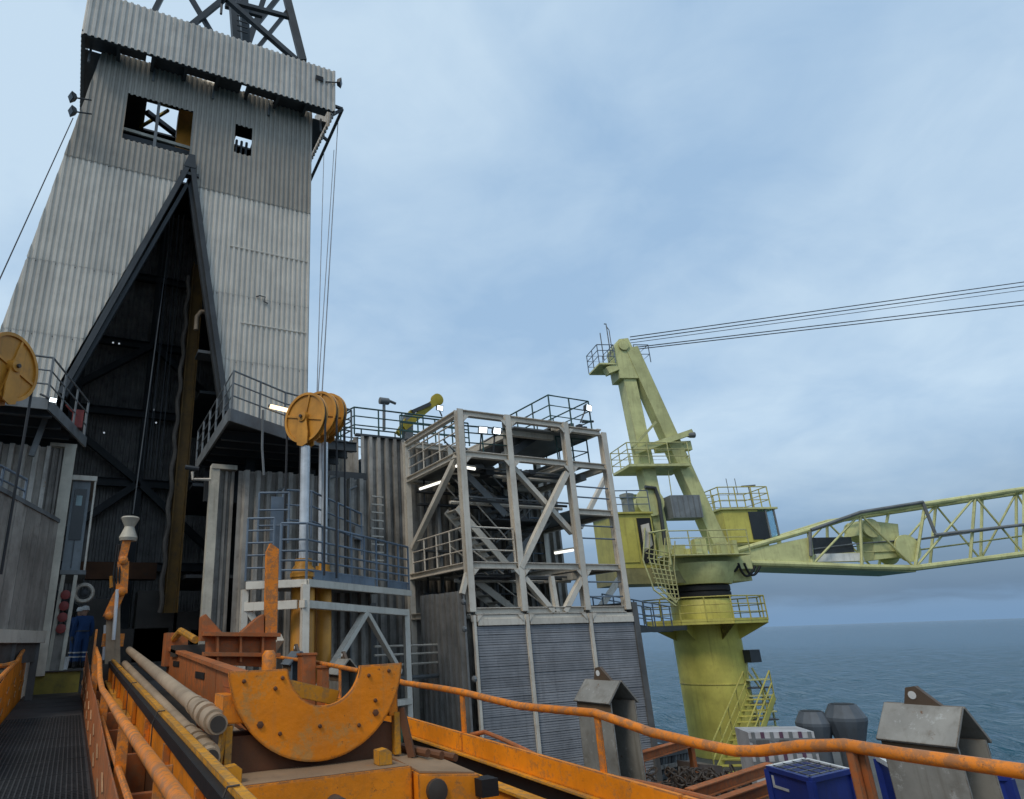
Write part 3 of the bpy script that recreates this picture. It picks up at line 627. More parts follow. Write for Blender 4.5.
# ------------------------------------------------------------------ riser tensioners: sheaves on cylinders
def sheave(c, ax, R_, label, side=1):
    c = V(c); ax = V(ax).normalized(); sd_ = ax.cross(UP).normalized()
    t = thing('sheave_wheel', label, 'sheave', c, 'yellow rope sheaves')
    prof = [(R_ * .90, -.075), (R_, -.075), (R_, -.045), (R_ * .93, -.012), (R_ * .93, .012), (R_, .045), (R_, .075), (R_ * .9, .075)]
    n = 40; vs = []; fs = []; b = ax.cross(sd_)
    for r, h in prof:
        for j in range(n):
            an = 2 * math.pi * j / n; vs.append(c + ax * h + (sd_ * math.cos(an) + b * math.sin(an)) * r)
    m_ = len(prof)
    for i in range(m_):
        for j in range(n):
            fs.append((i * n + j, i * n + (j + 1) % n, ((i + 1) % m_) * n + (j + 1) % n, ((i + 1) % m_) * n + j))
    MB().add(vs, fs).build('rim', sheave_y, t)
    MB().lathe(c, ax, [(R_ * .91, -.03), (R_ * .91, .03)], 40).build('web', sheave_y, t)
    for k in range(4):
        an = k * math.pi / 2 + .25; dv = sd_ * math.cos(an) + b * math.sin(an)
        MB().obox(c + dv * R_ * .52, dv * R_ * .4, ax * .065, dv.cross(ax) * .03).build('spoke', sheave_y, t)
    hb = MB().lathe(c, ax, [(.06, -.20), (.13, -.19), (.15, -.09), (.15, .09), (.13, .19), (.06, .2)], 16).build('hub', sheave_y, t)
    MB().lathe(c, ax, [(.045, -.25), (.045, .25)], 10).build('pin', grease, hb)
    # yoke cheeks down to the rod
    mb = MB()
    for sg in (-1, 1):
        w_ = .17
        mb.prism([c + ax * sg * .12 + sd_ * x_ + UP * z_ for x_, z_ in ((-.1, .12), (.1, .12), (.19, -.45), (.17, -R_ - .06), (0, -R_ - .12), (-.17, -R_ - .06), (-.19, -.45))], ax * sg * .03)
    mb.build('yoke', sheave_y, t)
    # rope in the groove, running down both sides
    rp_ = MB()
    for k in (-1, 1):
        e = c + sd_ * k * R_ * .95; rp_.tube([e, e - UP * (c.z - 1.5)], .03, 6)
    arc = [c + (sd_ * math.cos(x) + UP * math.sin(x)) * R_ * .95 for x in [math.pi * i / 14 for i in range(15)]]
    rp_.tube(arc, .03, 6); rp_.build('rope', rope_m, t)
    return t
SR = .70
s1 = at(306, 418, Y=16.3); ax = V((.85, .53, 0)).normalized()
s2 = at(318.5, 415, Y=17.0); s3 = at(327, 416, Y=17.6)
sheave(s1, ax, SR, 'yellow rope sheave with the spoked face showing, on a silver cylinder')
sheave(s2, ax, SR * .98, 'yellow rope sheave between the two others of the row of three')
sheave(s3, ax, SR * .98, 'yellow rope sheave of the row of three nearest the stair tower')
def cyl(c, z0, label, r=.15, lo=FLOOR):
    t = thing('tensioner_cylinder', label, 'cylinder', (c.x, c.y, lo), 'hydraulic tensioner cylinders')
    MB().lathe((c.x, c.y, 1.9), (0, 0, 1), [(r, 0), (r, c.z - SR - .1 - 1.9)], 20).build('rod', chrome, t)
    MB().lathe((c.x, c.y, lo), (0, 0, 1), [(r * 2.3, 0), (r * 2.3, 1.7 - lo), (r * 1.7, 1.8 - lo), (r * 1.7, 1.95 - lo)], 20).build('barrel', sheave_y, t)
    MB().lathe((c.x, c.y, 1.5), (0, 0, 1), [(r * 2.6, 0), (r * 2.6, .1)], 20).build('flange', sheave_y, t)
cyl(s1, 0, 'thickest silver cylinder rod of three, under the sheave with spoked face showing', .125, DECK)
cyl(s2 + V((.2, 0, 0)), 0, 'slim silver hydraulic cylinder rod under the middle sheave of three', .085, DECK)
cyl(s3 + V((-.05, .3, 0)), 0, 'slim silver hydraulic cylinder rod under the sheave nearest the stair tower', .085, DECK)
s4 = at(10, 367, Y=15.5)
sheave(s4, V((-.80, .60, 0)), .76, 'big yellow rope sheave alone beside the derrick platform')
cyl(s4 + V((-.35, 0, 0)), 0, 'silver hydraulic cylinder rod under the lone sheave', .15, DECK)
rr = MB()
for px in (283, 289, 350, 356, 361): pass

# tensioner service platform (set at an angle)
ZT = 1.42
k0 = at(246, 585, Z=ZT - .1); k1 = at(307, 579, Z=ZT); k2 = at(410, 592, Z=ZT - .05); k0.z = k1.z = k2.z = ZT
back = V((-.55, .83, 0)) * 3.6
tp = thing('service_platform', 'service platform with dense blue-grey handrails around the sheave cylinders', 'platform', (6, 17.5, ZT))
MB().prism([k0, k1, k2, k2 + V((-1.0, 1.1, 0)), k0 + V((1.2, 2.6, 0))], (0, 0, -.05)).build('deck_plate', steel_grey, tp)
MB().beam(k0 - UP * .12, k1 - UP * .09, .12, .18).build('edge_beam', steel_white, tp); MB().beam(k1 - UP * .09, k2 - UP * .09, .12, .18).build('edge_beam', steel_white, tp)
railing(tp, [k0 + V((0, .1, 0)), lerp(k0, k1, .45) + V((0, .1, 0))], rail_blue, 1.5, (.3, .6, .9, 1.2), .03, .55)
railing(tp, [lerp(k0, k1, .55), k1 + V((0, .06, 0)), k2 + V((0, .06, 0))], rail_blue, 1.35, (.22, .45, .68, .95), .034, .7)
kk = V((.35, .75, 1.0))
railing(tp, [k0 + V((.35, .5, .95)), lerp(k0, k1, .65) + V((.2, .6, .95))], rail_blue, 1.3, (.45, .85), .03, .6)
railing(tp, [lerp(k0, k1, .5) + V((.35, .9, 1.15)), lerp(k1, k2, .12) + V((-.1, .7, 1.15)), lerp(k1, k2, .62) + V((-.1, .9, 1.0))], rail_blue, 1.25, (.45, .85), .03, .75)
MB().box((k0.x + .7, k0.y + .6, ZT), (k0.x + 1.1, k0.y + .66, ZT + 2.2)).build('panel', rail_blue, tp)
g_ = lerp(k1, k2, .5); MB().beam(lerp(k1, k2, .05) + UP * .12 + V((0, .05, 0)), lerp(k1, k2, .6) + UP * .12 + V((0, .05, 0)), .02, .26).build('kick_plate', rail_blue, tp)
MB().beam(lerp(k1, k2, .75) + UP * .1 + V((0, .05, 0)), lerp(k1, k2, .98) + UP * .1 + V((0, .05, 0)), .02, .22).build('kick_plate', rail_blue, tp)
for i in range(9):   # ladder up the wall behind
    p = at(371, 560 - i * 8, Y=20.6); MB().beam(p, p + V((.5, .1, 0)), .05).build('rung', steel_white, tp)
kf = thing('support_frame', 'white steel trestle with V braces under the service platform', 'frame', (7, 17, DECK))
def edge(px, py):
    n = V((k2.y - k1.y, -(k2.x - k1.x), 0)); return atp(px, py, k1 + V((.02, 0, 0)), n)
f1, f2 = edge(305, 604), edge(406, 612); zt = f1.z; f2.z = zt - .1
MB().beam(f1 - V((.1, .08, 0)), f2, .16, .18).build('top_beam', steel_white, kf)
MB().beam(V((f1.x, f1.y, DECK)), f1 + UP * .45, .18).build('post', steel_white, kf); MB().beam(V((f2.x, f2.y, DECK)), f2 + UP * .1, .17).build('post', steel_white, kf)
m_ = edge(366, 612); b1_ = edge(318, 690); b2_ = edge(400, 672)
MB().beam(m_, b1_, .16).build('brace', steel_white, kf); MB().beam(m_, b2_, .14).build('brace', steel_white, kf)
MB().beam(edge(375, 706), edge(410, 701), .2, .16).build('low_beam', steel_white, kf)
zz_ = k0.z - .6; MB().beam((k0.x, k0.y + .1, zz_), (f1.x - .15, f1.y + .1, zz_ + .02), .16, .2).build('top_beam', steel_white, kf)
MB().beam((k0.x + .1, k0.y + .1, zz_ - .1), (k0.x + .75, k0.y + .05, zz_ - .95), .16).build('brace', steel_white, kf); MB().beam((f1.x - .5, f1.y + .35, zz_ - .7), (k0.x + .65, k0.y + .1, zz_ - 1.0), .2).build('brace', steel_white, kf)
MB().beam((k0.x, k0.y + .1, DECK), (k0.x, k0.y + .1, zz_ + .4), .16).build('post', steel_white, kf)
for z in (-.2, -.45, -.75):
    MB().tube([(8.3, 19.6, z), (11.3, 20.8, z - .03)], .035, 6).build('pipe', steel_white, kf)
MB().tube([(8.0, 19.6, -1.15), (11.3, 20.8, -1.18)], .07, 6).build('pipe', steel_grey, kf)

# ------------------------------------------------------------------ tall block behind the stair tower
BF = 23.75
blk = thing('clad_block', 'tall block of dark stained corrugated sheets behind the pale stair tower', 'building', (14, 26, DECK))
u = 9.55
while u < 19.0:
    u2 = min(u + .86, 19.05); mt = wall_grey
    mb = MB(); mb.corr((0, BF, 0), (1, 0, 0), u, u2, lambda x: DECK, lambda x: 7.72 if x < 14.5 else 6.9, (0, -1, 0), .36, .19); mb.build('wall_sheet', mt, blk, smooth=False); u = u2
for i in range(7):
    mb = MB(); mb.corr((9.52, 0, 0), (0, 1, 0), BF + i * .86, BF + (i + 1) * .86, lambda x: DECK, lambda x: 7.72, (-1, 0, 0), .43, .12); mb.build('wall_sheet', wall_grey, blk, smooth=False)
    mb = MB(); mb.corr((19.05, 0, 0), (0, 1, 0), BF + i * .86, BF + (i + 1) * .86, lambda x: DECK, lambda x: 6.9, (1, 0, 0), .43, .12); mb.build('wall_sheet', wall_grey, blk, smooth=False)
MB().box((9.6, BF + .05, 6.7), (19.0, BF + 6, 6.8)).build('roof', steel_grey, blk)
MB().beam((9.35, BF - .1, 7.75), (11.4, BF - .1, 7.75), .2, .08).build('cap', steel_dark, blk)
MB().box((8.45, 22.2, DECK), (9.5, 22.3, 1.2)).build('dark_panel', wall_dark, blk)
zr = 7.8
railing(blk, [(8.7, BF + 3, zr), (9.35, BF, zr), (11.5, BF, zr), (14.5, BF, zr)], rail_green, 1.15, (.4, .78), .035, 1.1)
railing(blk, [(9.35, BF + .3, zr - .1), (9.0, BF + 2.5, zr - .1), (14.0, BF + 2.5, zr - .1)], rail_green, 1.2, (.35, .75), .035, .9)
# lamp post + yellow davit
p = at(384, 430, Y=24.2); t = thing('camera_post', 'short pale post with a small camera head above the green handrail', 'post', p)
q = at(384, 400, Y=24.2); MB().tube([p, q], .07, 8).build('pole', steel_grey, t); MB().lathe(q - UP * .05, (1, 0, 0), [(.1, -.22), (.15, -.2), (.15, .2), (.09, .25)], 12).build('camera', steel_grey, t); MB().tube([q + V((.2, 0, 0)), q + V((.55, 0, -.1))], .06, 6).build('arm', steel_grey, t)
t = thing('davit_crane', 'small yellow knuckle arm davit folded above the corrugated block', 'crane', at(398, 432, Y=24.6))
a0, a1, a2, a3 = at(398, 434, Y=24.6), at(408, 415, Y=24.6), at(428, 413, Y=24.6), at(437, 400, Y=24.6)
dv = dvy
MB().beam(at(408, 440, Y=24.6), a1, .34).build('pedestal', steel_grey, t); MB().beam(a0, at(412, 412, Y=24.6), .24).build('lower_arm', dv, t); MB().beam(at(403, 428, Y=24.5), a3, .22, .3).build('boom', dv, t)
MB().lathe(a3, (0, -1, 0), [(.2, -.12), (.28, -.1), (.28, .1), (.2, .12)], 16).build('sheave', dv, t); MB().beam(at(412, 412, Y=24.45), at(430, 404, Y=24.45), .16).build('cylinder', steel_dark, t)

# ------------------------------------------------------------------ stair tower frame
XF = [11.42, 13.42, 16.05, 17.88]; YF, YB = 19.0, 23.3
ZTOP, Z2, Z1, Z0 = 7.42, 5.93, 2.18, .72
fr = thing('stair_tower', 'pale beige open steel stair tower with diagonal braces on boarded base', 'stair tower', (14.6, 21, Z0 - 5))
W_ = .24
for i, x in enumerate(XF):
    zt_ = ZTOP + .12 if i != 3 else ZTOP - .1
    MB().ibeam((x, YF, Z0), (x, YF, zt_), W_, W_, .03, up=V((0, 1, 0))).build('post', steel_white, fr)
    MB().ibeam((x, YB, DECK), (x, YB, zt_), W_, W_, .03, up=V((0, 1, 0))).build('post', steel_white, fr)
def hb(x0, x1, y, z, h=.22, w_=.2): MB().ibeam((x0 + W_ / 2, y, z), (x1 - W_ / 2, y, z), w_, h, .03).build('beam', steel_white, fr)
def yb(x, z, h=.22): MB().ibeam((x, YF + W_ / 2, z), (x, YB - W_ / 2, z), .2, h, .03).build('beam', steel_white, fr)
for z in (ZTOP, Z2, Z1, Z0 + .02):
    for i in range(3):
        if z == ZTOP and i == 2: hb(XF[2], XF[3], YF, z - .12)
        else: hb(XF[i], XF[i + 1], YF, z)
        hb(XF[i], XF[i + 1], YB, z)
    for x in (XF[0], XF[2], XF[3]): yb(x, z)
hb(XF[2], XF[3], YF, 4.15)
yb(XF[3], 4.15); MB().box((XF[2], YF + .1, 4.2), (XF[3], YB, 4.24)).build('deck', steel_grey, fr)
def br(px1, py1, px2, py2, Y, w_=.2, X=None):
    a = at(px1, py1, Y=Y) if X is None else at(px1, py1, X=X); b = at(px2, py2, Y=Y) if X is None else at(px2, py2, X=X)
    MB().beam(a, b, w_, w_ * .9).build('brace', steel_white, fr)
br(566, 473, 520, 568, YF - .02, .22); br(513, 468, 572, 533, YF + .25, .2); br(457, 456, 413, 548, None, .2, X=XF[0])
br(524, 578, 553, 612, YF, .2); br(583, 575, 564, 612, YF, .2); MB().beam(at(551, 576, Y=YF), at(557, 612, Y=YF), .16).build('stud', steel_white, fr)
br(606, 476, 580, 528, YB, .2); br(622, 575, 598, 611, YB - 1.5, .2); br(467, 573, 462, 594, YF, .16)
for z in (Z2, Z1, Z0 + .02, ZTOP):
    for i, x in enumerate(XF[:3]):
        for sx in (-1, 1):
            if i == 0 and sx < 0: continue
            a = V((x + sx * .125, YF - .13, z - .12)); MB().prism([a, a + V((sx * .22, 0, 0)), a + V((0, 0, -.22))], (0, .015, 0)).build('gusset', steel_white, fr)
# decks
MB().box((XF[0] + .13, YF + .12, Z2 + .02), (XF[1] - .02, YB - .1, Z2 + .06)).build('deck', steel_grey, fr); MB().box((XF[0] + .13, YF + .12, Z1 + .02), (XF[1], YB - .1, Z1 + .06)).build('deck', steel_grey, fr)
MB().box((XF[1], YB - 1.4, Z2 + .02), (XF[2], YB - .1, Z2 + .06)).build('deck', steel_grey, fr); MB().box((XF[1], YB - 1.2, Z1 + .02), (XF[2], YB - .1, Z1 + .06)).build('deck', steel_grey, fr)
MB().box((XF[2] + .1, YF + .12, Z1 + .02), (XF[3] - .1, YB - .1, Z1 + .06)).build('deck', steel_grey, fr)
# upper lookout deck
zu = ZTOP - .12
MB().box((14.1, YF + .5, zu), (XF[3] - .02, YB, zu + .06)).build('deck', steel_grey, fr); MB().beam((14.1, YF + .9, zu - .05), (XF[2] + .1, YF + .9, zu - .05), .2, .3).build('beam', steel_white, fr); MB().beam((14.2, YF + 1, zu - .05), (14.2, YB, zu - .05), .2, .3).build('beam', steel_white, fr)
MB().box((XF[2] + .12, YF + .6, Z2 + .25), (XF[3] - .1, YB, Z2 + .32)).build('deck', steel_grey, fr)
railing(fr, [(XF[2] + .2, YF + .8, Z2 + .32), (XF[3] - .1, YF + .8, Z2 + .32), (XF[3] - .1, YB, Z2 + .32)], rail_green, 1.0, (.5,), .03, .8)
lc = at(548, 395, Y=19.45); lk = lc.z - 1.3; lx = lc.x
railing(fr, [(lx, YB - .6, lk), (lx, 19.45, lk), (XF[3] - .06, 19.45, lk - .02), (XF[3] - .06, YB - .4, lk - .02)], rail_green, 1.3, (.45, .88), .032, 1.0)
MB().box((lx - .1, 19.4, lk - .08), (XF[3] + .02, YB, lk - .02)).build('deck', steel_grey, fr); MB().beam((lx - .1, 19.36, lk - .1), (XF[3] + .05, 19.36, lk - .12), .06, .2).build('beam', steel_white, fr)
railing(fr, [(11.0, YB - .4, ZTOP + .1), (14.2, YB - .4, ZTOP + .1)], rail_green, 1.0, (.35, .7), .035, .8)
railing(fr, [(XF[0], YB - .2, Z2 + .1), (XF[0], YF + .2, Z2 + .1)], steel_white, 1.1, (.38, .75), .03, 1.2)
railing(fr, [(XF[0], YF + .2, Z2 + .1), (XF[1], YF + .05, Z2 + .1)], rail_green, 1.0, (.38, .75), .03, 1.2)
railing(fr, [(XF[0] + .12, YF + .02, Z1 + .1), (XF[1] - .12, YF + .02, Z1 + .1)], steel_white, 1.15, (.4, .78), .032, 3)
railing(fr, [(XF[0] - .02, YF + .15, Z1 + .1), (XF[0] - .02, YB - .3, Z1 + .1)], steel_white, 1.15, (.4, .78), .032, 1.1)
for zb in (Z0 + .45, Z0 + .95, 4.7, 5.1, 3.2, 3.65): MB().tube([(XF[2] + .1, YF, zb), (XF[3] - .1, YF, zb)], .03, 6).build('guard_bar', rail_blue, fr)
for zb in (3.2, 3.65, 4.7, 5.1): MB().tube([(XF[2] + .1, YB, zb), (XF[3] - .1, YB, zb)], .03, 6).build('guard_bar', rail_blue, fr)
# stairs
def stair(p, q, wdir, n, mat):
    p, q, wdir = V(p), V(q), V(wdir)
    st = MB().beam(p, q, .05, .25).build('stair', mat, fr); MB().beam(p + wdir, q + wdir, .05, .25).build('stringer', mat, st)
    for i in range(n):
        c = lerp(p, q, (i + .5) / n) + wdir / 2 + UP * .06
        MB().obox(c, (q - p) * V((1, 1, 0)) / n * .55, wdir / 2, UP * .025).build('tread', steel_grey if mat is steel_dark else mat, st)
    for o_ in (V((0, 0, 0)), wdir): MB().tube([p + o_ + UP * 1.0, q + o_ + UP * 1.0], .028, 6).build('handrail', mat, st)
stair((XF[1] + .2, 20.6, Z1), (XF[2] + .2, 20.6, 4.2), (0, .9, 0), 10, steel_grey)
stair((XF[2] + .2, 22.0, 4.2), (XF[1] - .2, 22.0, Z2), (0, .9, 0), 9, steel_dark)
stair((XF[0] + .7, 20.4, Z1 - .1), (XF[2] - .5, 20.4, -.2), (0, .9, 0), 10, steel_white)
stair((XF[0] + .4, 20.2, 4.3), (XF[1] + .4, 20.2, Z1 + .1), (0, .8, 0), 9, steel_white)
stair((XF[1] + .3, 20.0, 4.1), (XF[0] + .3, 20.0, Z2), (0, .7, 0), 8, steel_grey)
for i in range(10):
    x = XF[0] + .3 + i * .6; zq = random.choice((Z1, Z2)) - .16
    MB().box((x, 19.3 + random.uniform(0, 1), zq - random.uniform(.1, .3)), (x + random.uniform(.15, .4), 20.6, zq)).build('fitting', random.choice((steel_grey, steel_dark, steel_white)), fr)
for z in (Z2 - .25, Z1 - .28, 4.6):
    for k in range(3): MB().tube([(XF[0] + .2, 19.7 + k * .3, z - k * .05), (XF[2] + .5, 19.7 + k * .3, z - k * .05)], .035 + .015 * k, 6).build('pipe', (steel_grey, steel_dark, steel_white)[k], fr)
stair((XF[1] + .1, 19.9, Z2 + .1), (XF[2] - .2, 20.4, ZTOP), (0, .8, 0), 8, steel_dark)
MB().box((XF[1], 20.5, 4.0), (XF[2], 22.9, 4.06)).build('landing', steel_dark, fr)
# darker clutter: pipes and cable trays seen within
for i in range(9):
    x = XF[0] + .6 + i * .62; y = YB - .25
    MB().tube([(x, y, Z0 - .4), (x + .02, y, Z2 + random.uniform(-.9, .3))], random.uniform(.035, .08), 6).build('pipe', random.choice((steel_dark, steel_grey, wall_dark)), fr)
for z in (1.5, 3.1, 4.9, 5.4): MB().box((XF[0] + .3, YB - .45, z), (XF[2] + .2, YB - .2, z + .07)).build('cable_tray', steel_dark, fr)
# boarded base
bs = thing('boarded_base', 'base wall of blue-grey horizontal boards divided by pale posts', 'wall', (14.7, YF, DECK))
MB().beam((XF[0] - .02, YF - .02, Z0 - .2), (XF[3] + .2, YF - .02, Z0 - .2), .1, .2).build('cap_plate', steel_white, bs)
for i in range(3):
    MB().box((XF[i] + .16, YF - .115, Z0 - .42), (XF[i + 1] - .06 + (.22 if i == 2 else 0), YF - .07, Z0 - .22)).build('cap_plate', steel_white, bs)
    z = Z0 - .43; x0 = XF[i] + .13; x1 = XF[i + 1] - .03 + (.2 if i == 2 else 0)
    while z > DECK + .1:
        hgt = random.uniform(.24, .34); tl = random.uniform(-.012, .012)
        yo = random.uniform(0, .012)
        yz = [(YF - .005, z - hgt + .008)]
        for q in range(4):
            a_ = z - hgt + .008 + (hgt - .008) * q / 4; b_ = z - hgt + .008 + (hgt - .008) * (q + 1) / 4
            yz += [(YF - .052 - yo, a_), (YF - .040 - yo, b_ - .012)]
        yz.append((YF - .005, z))
        MB().prism([(x0, y_, z_) for y_, z_ in yz], (x1 - x0, 0, 0)).build('board', board_m, bs, smooth=False)
        z -= hgt
for i, x in enumerate(XF[1:3]): MB().beam((x + .05, YF - .06, DECK), (x + .05, YF - .06, Z0 - .1), .13, .12).build('divider_post', steel_white, bs)
MB().beam((XF[0] + .05, YF - .05, DECK), (XF[0] + .05, YF - .05, Z0 - .1), .1, .1).build('divider_post', steel_white, bs)
MB().box((XF[3] + .18, YF - .1, DECK), (XF[3] + .42, YB, Z0 + .25)).build('end_wall', wall_dark, bs)
MB().box((XF[0] + .2, YF + .3, DECK), (XF[3], YF + .34, Z0 - .3)).build('backing', wall_dark, bs)
sw = wallthing('side_wall', 'dark grey ribbed side wall next to the boarded base', (XF[0] - .22, 22.0), (XF[0] - .22, YF - .05), DECK, 1.38, .36, .17, paint('rib_grey', (.29, .275, .255), dirt=.4, streak=.6, rust=.05, rand=.2), 3)
for px, py in ((464, 602), (465, 629), (475, 679)): p = at(px, py, X=XF[0] - .40); MB().lathe(p, (-1, 0, 0), [(.09, -.02), (.09, .06), (.03, .1)], 8).build('clamp', steel_grey, sw)
# lights on the tower
flood(483, 430, YF - .25, (-.1, -1, -.35), 'lit floodlight on the stair tower top, nearer the corner post of the pair', True, .32, arm=(0, .2, -.75))
flood(497, 431, YF - .25, (.1, -1, -.35), 'lit floodlight on the stair tower top, nearer the inner post of the pair', True, .32, arm=(0, .2, -.75))
flood(589, 408, YF + .25, (.3, -1, -.2), 'lit floodlight at the end of the green lookout railing', True, .34, arm=(-.3, .1, -.6))
flood(440, 408, YF + 3.2, (.1, -1, -.25), 'lit floodlight beside the yellow davit at the top corner', True, .28, arm=(.2, .1, -.3))
def tube_light(px1, py1, px2, py2, label, **k):
    a, b = at(px1, py1, **k), at(px2, py2, **k); t = thing('tube_light', label, 'light', (a + b) / 2, 'tube lights')
    MB().tube([a, b], .05, 8).build('lamp', lamp_t, t); MB().beam(a + UP * .07, b + UP * .07, .14, .06).build('housing', steel_white, t)
tube_light(420, 489, 444, 481, 'glowing tube light under the upper deck of the stair tower', X=12.0)
tube_light(555, 553, 573, 550, 'dim tube light under the landing of the stair tower', Y=20.2)
tube_light(456, 466, 475, 469, 'short tube light under the upper deck beside the corner post', Y=19.4)
t = thing('instrument_mast', 'cluster of dark instruments at the end of the lookout deck', 'mast', (XF[3] - .6, YF + 1.3, zu))
for i in range(7):
    x = XF[3] - 1.5 + i * .22; h = random.uniform(.25, .6); MB().box((x, YF + .75, zu + .06), (x + .16, YF + 1.0, zu + h)).build('instrument', random.choice((steel_dark, steel_grey)), t)
for a, b in (((XF[3] - .4, YF + .8, zu + .3), (XF[3] + .35, YF + .6, zu + .25)), ((XF[3] - .2, YF + .8, zu + .7), (XF[3] + .3, YF + .7, zu + .75))): MB().tube([a, b], .05, 6).build('arm', steel_dark, t)

# ================================================================== CRANE
C = V((28.4, 25.0, 0)); hd = V((.94, -.342, 0)).normalized(); ln_ = V((.342, .94, 0)).normalized()
def cp(px, py, off=0.0): return atp(px, py, C + ln_ * off, ln_)
cr = thing('pedestal_crane', 'large yellow-green pedestal crane with lattice boom reaching over the sea', 'crane', (C.x, C.y, DECK))
PRr = 1.55
MB().lathe((C.x, C.y, DECK), (0, 0, 1), [(PRr, 0), (PRr, 3.1), (PRr + .025, 3.1), (PRr + .025, 3.14), (PRr, 3.14), (PRr, 5.55), (PRr + .1, 5.9)], 40).build('pedestal', crane_y, cr)
MB().lathe((C.x, C.y, .3), (0, 0, 1), [(PRr * .92, 0), (PRr * .92, .95), (PRr * .85, 1.1)], 40).build('pedestal_collar', crane_y, cr)
MB().lathe((C.x, C.y, 1.38), (0, 0, 1), [(1.42, 0), (1.5, .08), (1.5, .28), (1.44, .32), (1.5, .36), (1.5, .58), (1.42, .66)], 40).build('slewing_ring', black, cr)
# pedestal platform (octagon)
PR2 = 2.95; oc = [C + V((math.cos(R(22.5 + 45 * i)) * PR2, math.sin(R(22.5 + 45 * i)) * PR2, .28)) for i in range(8)]
MB().prism(oc, (0, 0, -.12)).build('ring_platform', crane_y, cr)
for i in range(8):
    p = oc[i]; q = C + (p - C) * V((.52, .52, 0)); MB().prism([V((q.x, q.y, .16)), V((p.x, p.y, .16)), V((q.x, q.y, -.55))], ln_ * .04).build('gusset', crane_y, cr)
railing(cr, oc, crane_y, 1.1, (.4, .75), .032, 1.2, close=True, toe=.12)
# access bridge from the stair tower
ba, bb = at(640, 621, Y=22.5), oc[4]
# turntable
tt = MB(); 
def ob(c, l, wd, z0, z1): return MB().obox(V((c.x, c.y, (z0 + z1) / 2)), hd * l / 2, ln_ * wd / 2, UP * (z1 - z0) / 2)
MB().lathe((C.x, C.y, 2.04), (0, 0, 1), [(1.62, 0), (1.75, .25), (1.95, .9), (1.95, 1.0)], 28).build('turntable', crane_g, cr)
ob(C + hd * .2, 4.4, 2.4, 2.7, 3.35).build('slew_frame', crane_g, cr)
ob(C + hd * 1.9 , 1.0, 1.9, 2.15, 3.0).build('boom_foot', crane_g, cr)
dk = [C + hd * a + ln_ * b + UP * 3.37 for a, b in ((-2.2, -2.2), (1.8, -2.2), (1.8, 2.2), (-2.2, 2.2))]
MB().prism(dk, (0, 0, -.06)).build('slew_deck', crane_g, cr)
railing(cr, [dk[0] + UP * .02, dk[1] + UP * .02], crane_g, 1.1, (.4, .75), .03, 1.0)
for i in range(10):
    c = C + hd * random.uniform(-1.6, 1.8) + ln_ * random.uniform(-1.9, -.8); h = random.uniform(.25, .8)
    MB().obox(c + UP * (3.4 + h / 2), hd * random.uniform(.1, .3), ln_ * .2, UP * h / 2).build('machinery', random.choice((crane_g, crane_g, steel_grey)), cr)
for i, (px0, px1, dp) in enumerate(((706, 722, 14), (738, 755, 22), (744, 760, 20), (728, 738, 12))):
    a = cp(px0, 563, -1.2); b = cp(px1, 566, -1.2); mid = cp((px0 + px1) / 2, 566 + dp, -1.2)
    pts = [a * (1 - t) ** 2 + mid * 2 * t * (1 - t) + b * t * t for t in [k / 8 for k in range(9)]]
    MB().tube(pts, .06, 6).build('hose', black, cr)
# machinery house
mh0 = at(598, 515, Y=27); H = C + hd * -3.0 + ln_ * .6
mc = at(625, 545, Y=26.2); mhz0, mhz1 = at(605, 570, Y=26.2).z, at(605, 517, Y=26.2).z
ob(mc, 2.2, 2.2, mhz0, mhz1).build('machinery_house', crane_y, cr)
ob(mc + hd * -.02, 2.4, 2.4, mhz1, mhz1 + .1).build('house_roof', crane_y, cr)
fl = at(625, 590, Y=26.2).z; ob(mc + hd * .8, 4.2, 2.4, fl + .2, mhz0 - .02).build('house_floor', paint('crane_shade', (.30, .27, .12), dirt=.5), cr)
p_ = mc - ln_ * 1.12 + hd * .65; MB().obox(V((p_.x, p_.y, (mhz0 + mhz1) / 2)), hd * .35, ln_ * .03, UP * (mhz1 - mhz0) * .42).build('doorway', black, cr)
p_ = mc - ln_ * 1.125 + hd * -.35; MB().obox(V((p_.x, p_.y, (mhz0 + mhz1) / 2)), hd * .5, ln_ * .02, UP * (mhz1 - mhz0) * .4).build('house_door', crane_y, cr)
MB().lathe(V((mc.x, mc.y, mhz1)) - ln_ * .6 + hd * .2, (0, 0, 1), [(.3, 0), (.3, .9), (.36, .9), (.36, 1.1), (.2, 1.15)], 16).build('exhaust', paint('stack_grey', (.24, .26, .24)), cr)
railing(cr, [mc - hd * 1.1 - ln_ * 1.1 + UP * (mhz1 + .1 - mc.z), mc + hd * 1.1 - ln_ * 1.1 + UP * (mhz1 + .1 - mc.z)], rail_blue, 1.1, (.4, .75), .03, .9)
# winch between house and legs, grey box
MB().lathe(cp(643, 505, .3), ln_, [(.75, -.9), (.75, -.8), (.45, -.8), (.45, .8), (.75, .8), (.75, .9)], 20).build('winch', crane_g, cr)
g1 = cp(682, 508, -.4); MB().obox(g1, hd * .8, ln_ * .5, UP * .58).build('control_box', paint('box_grey', (.20, .22, .235), dirt=.3), cr)
for i in range(6): MB().obox(g1 - ln_ * .51 + hd * (-.7 + i * .28), hd * .015, ln_ * .012, UP * .52).build('rib', steel_grey, cr)
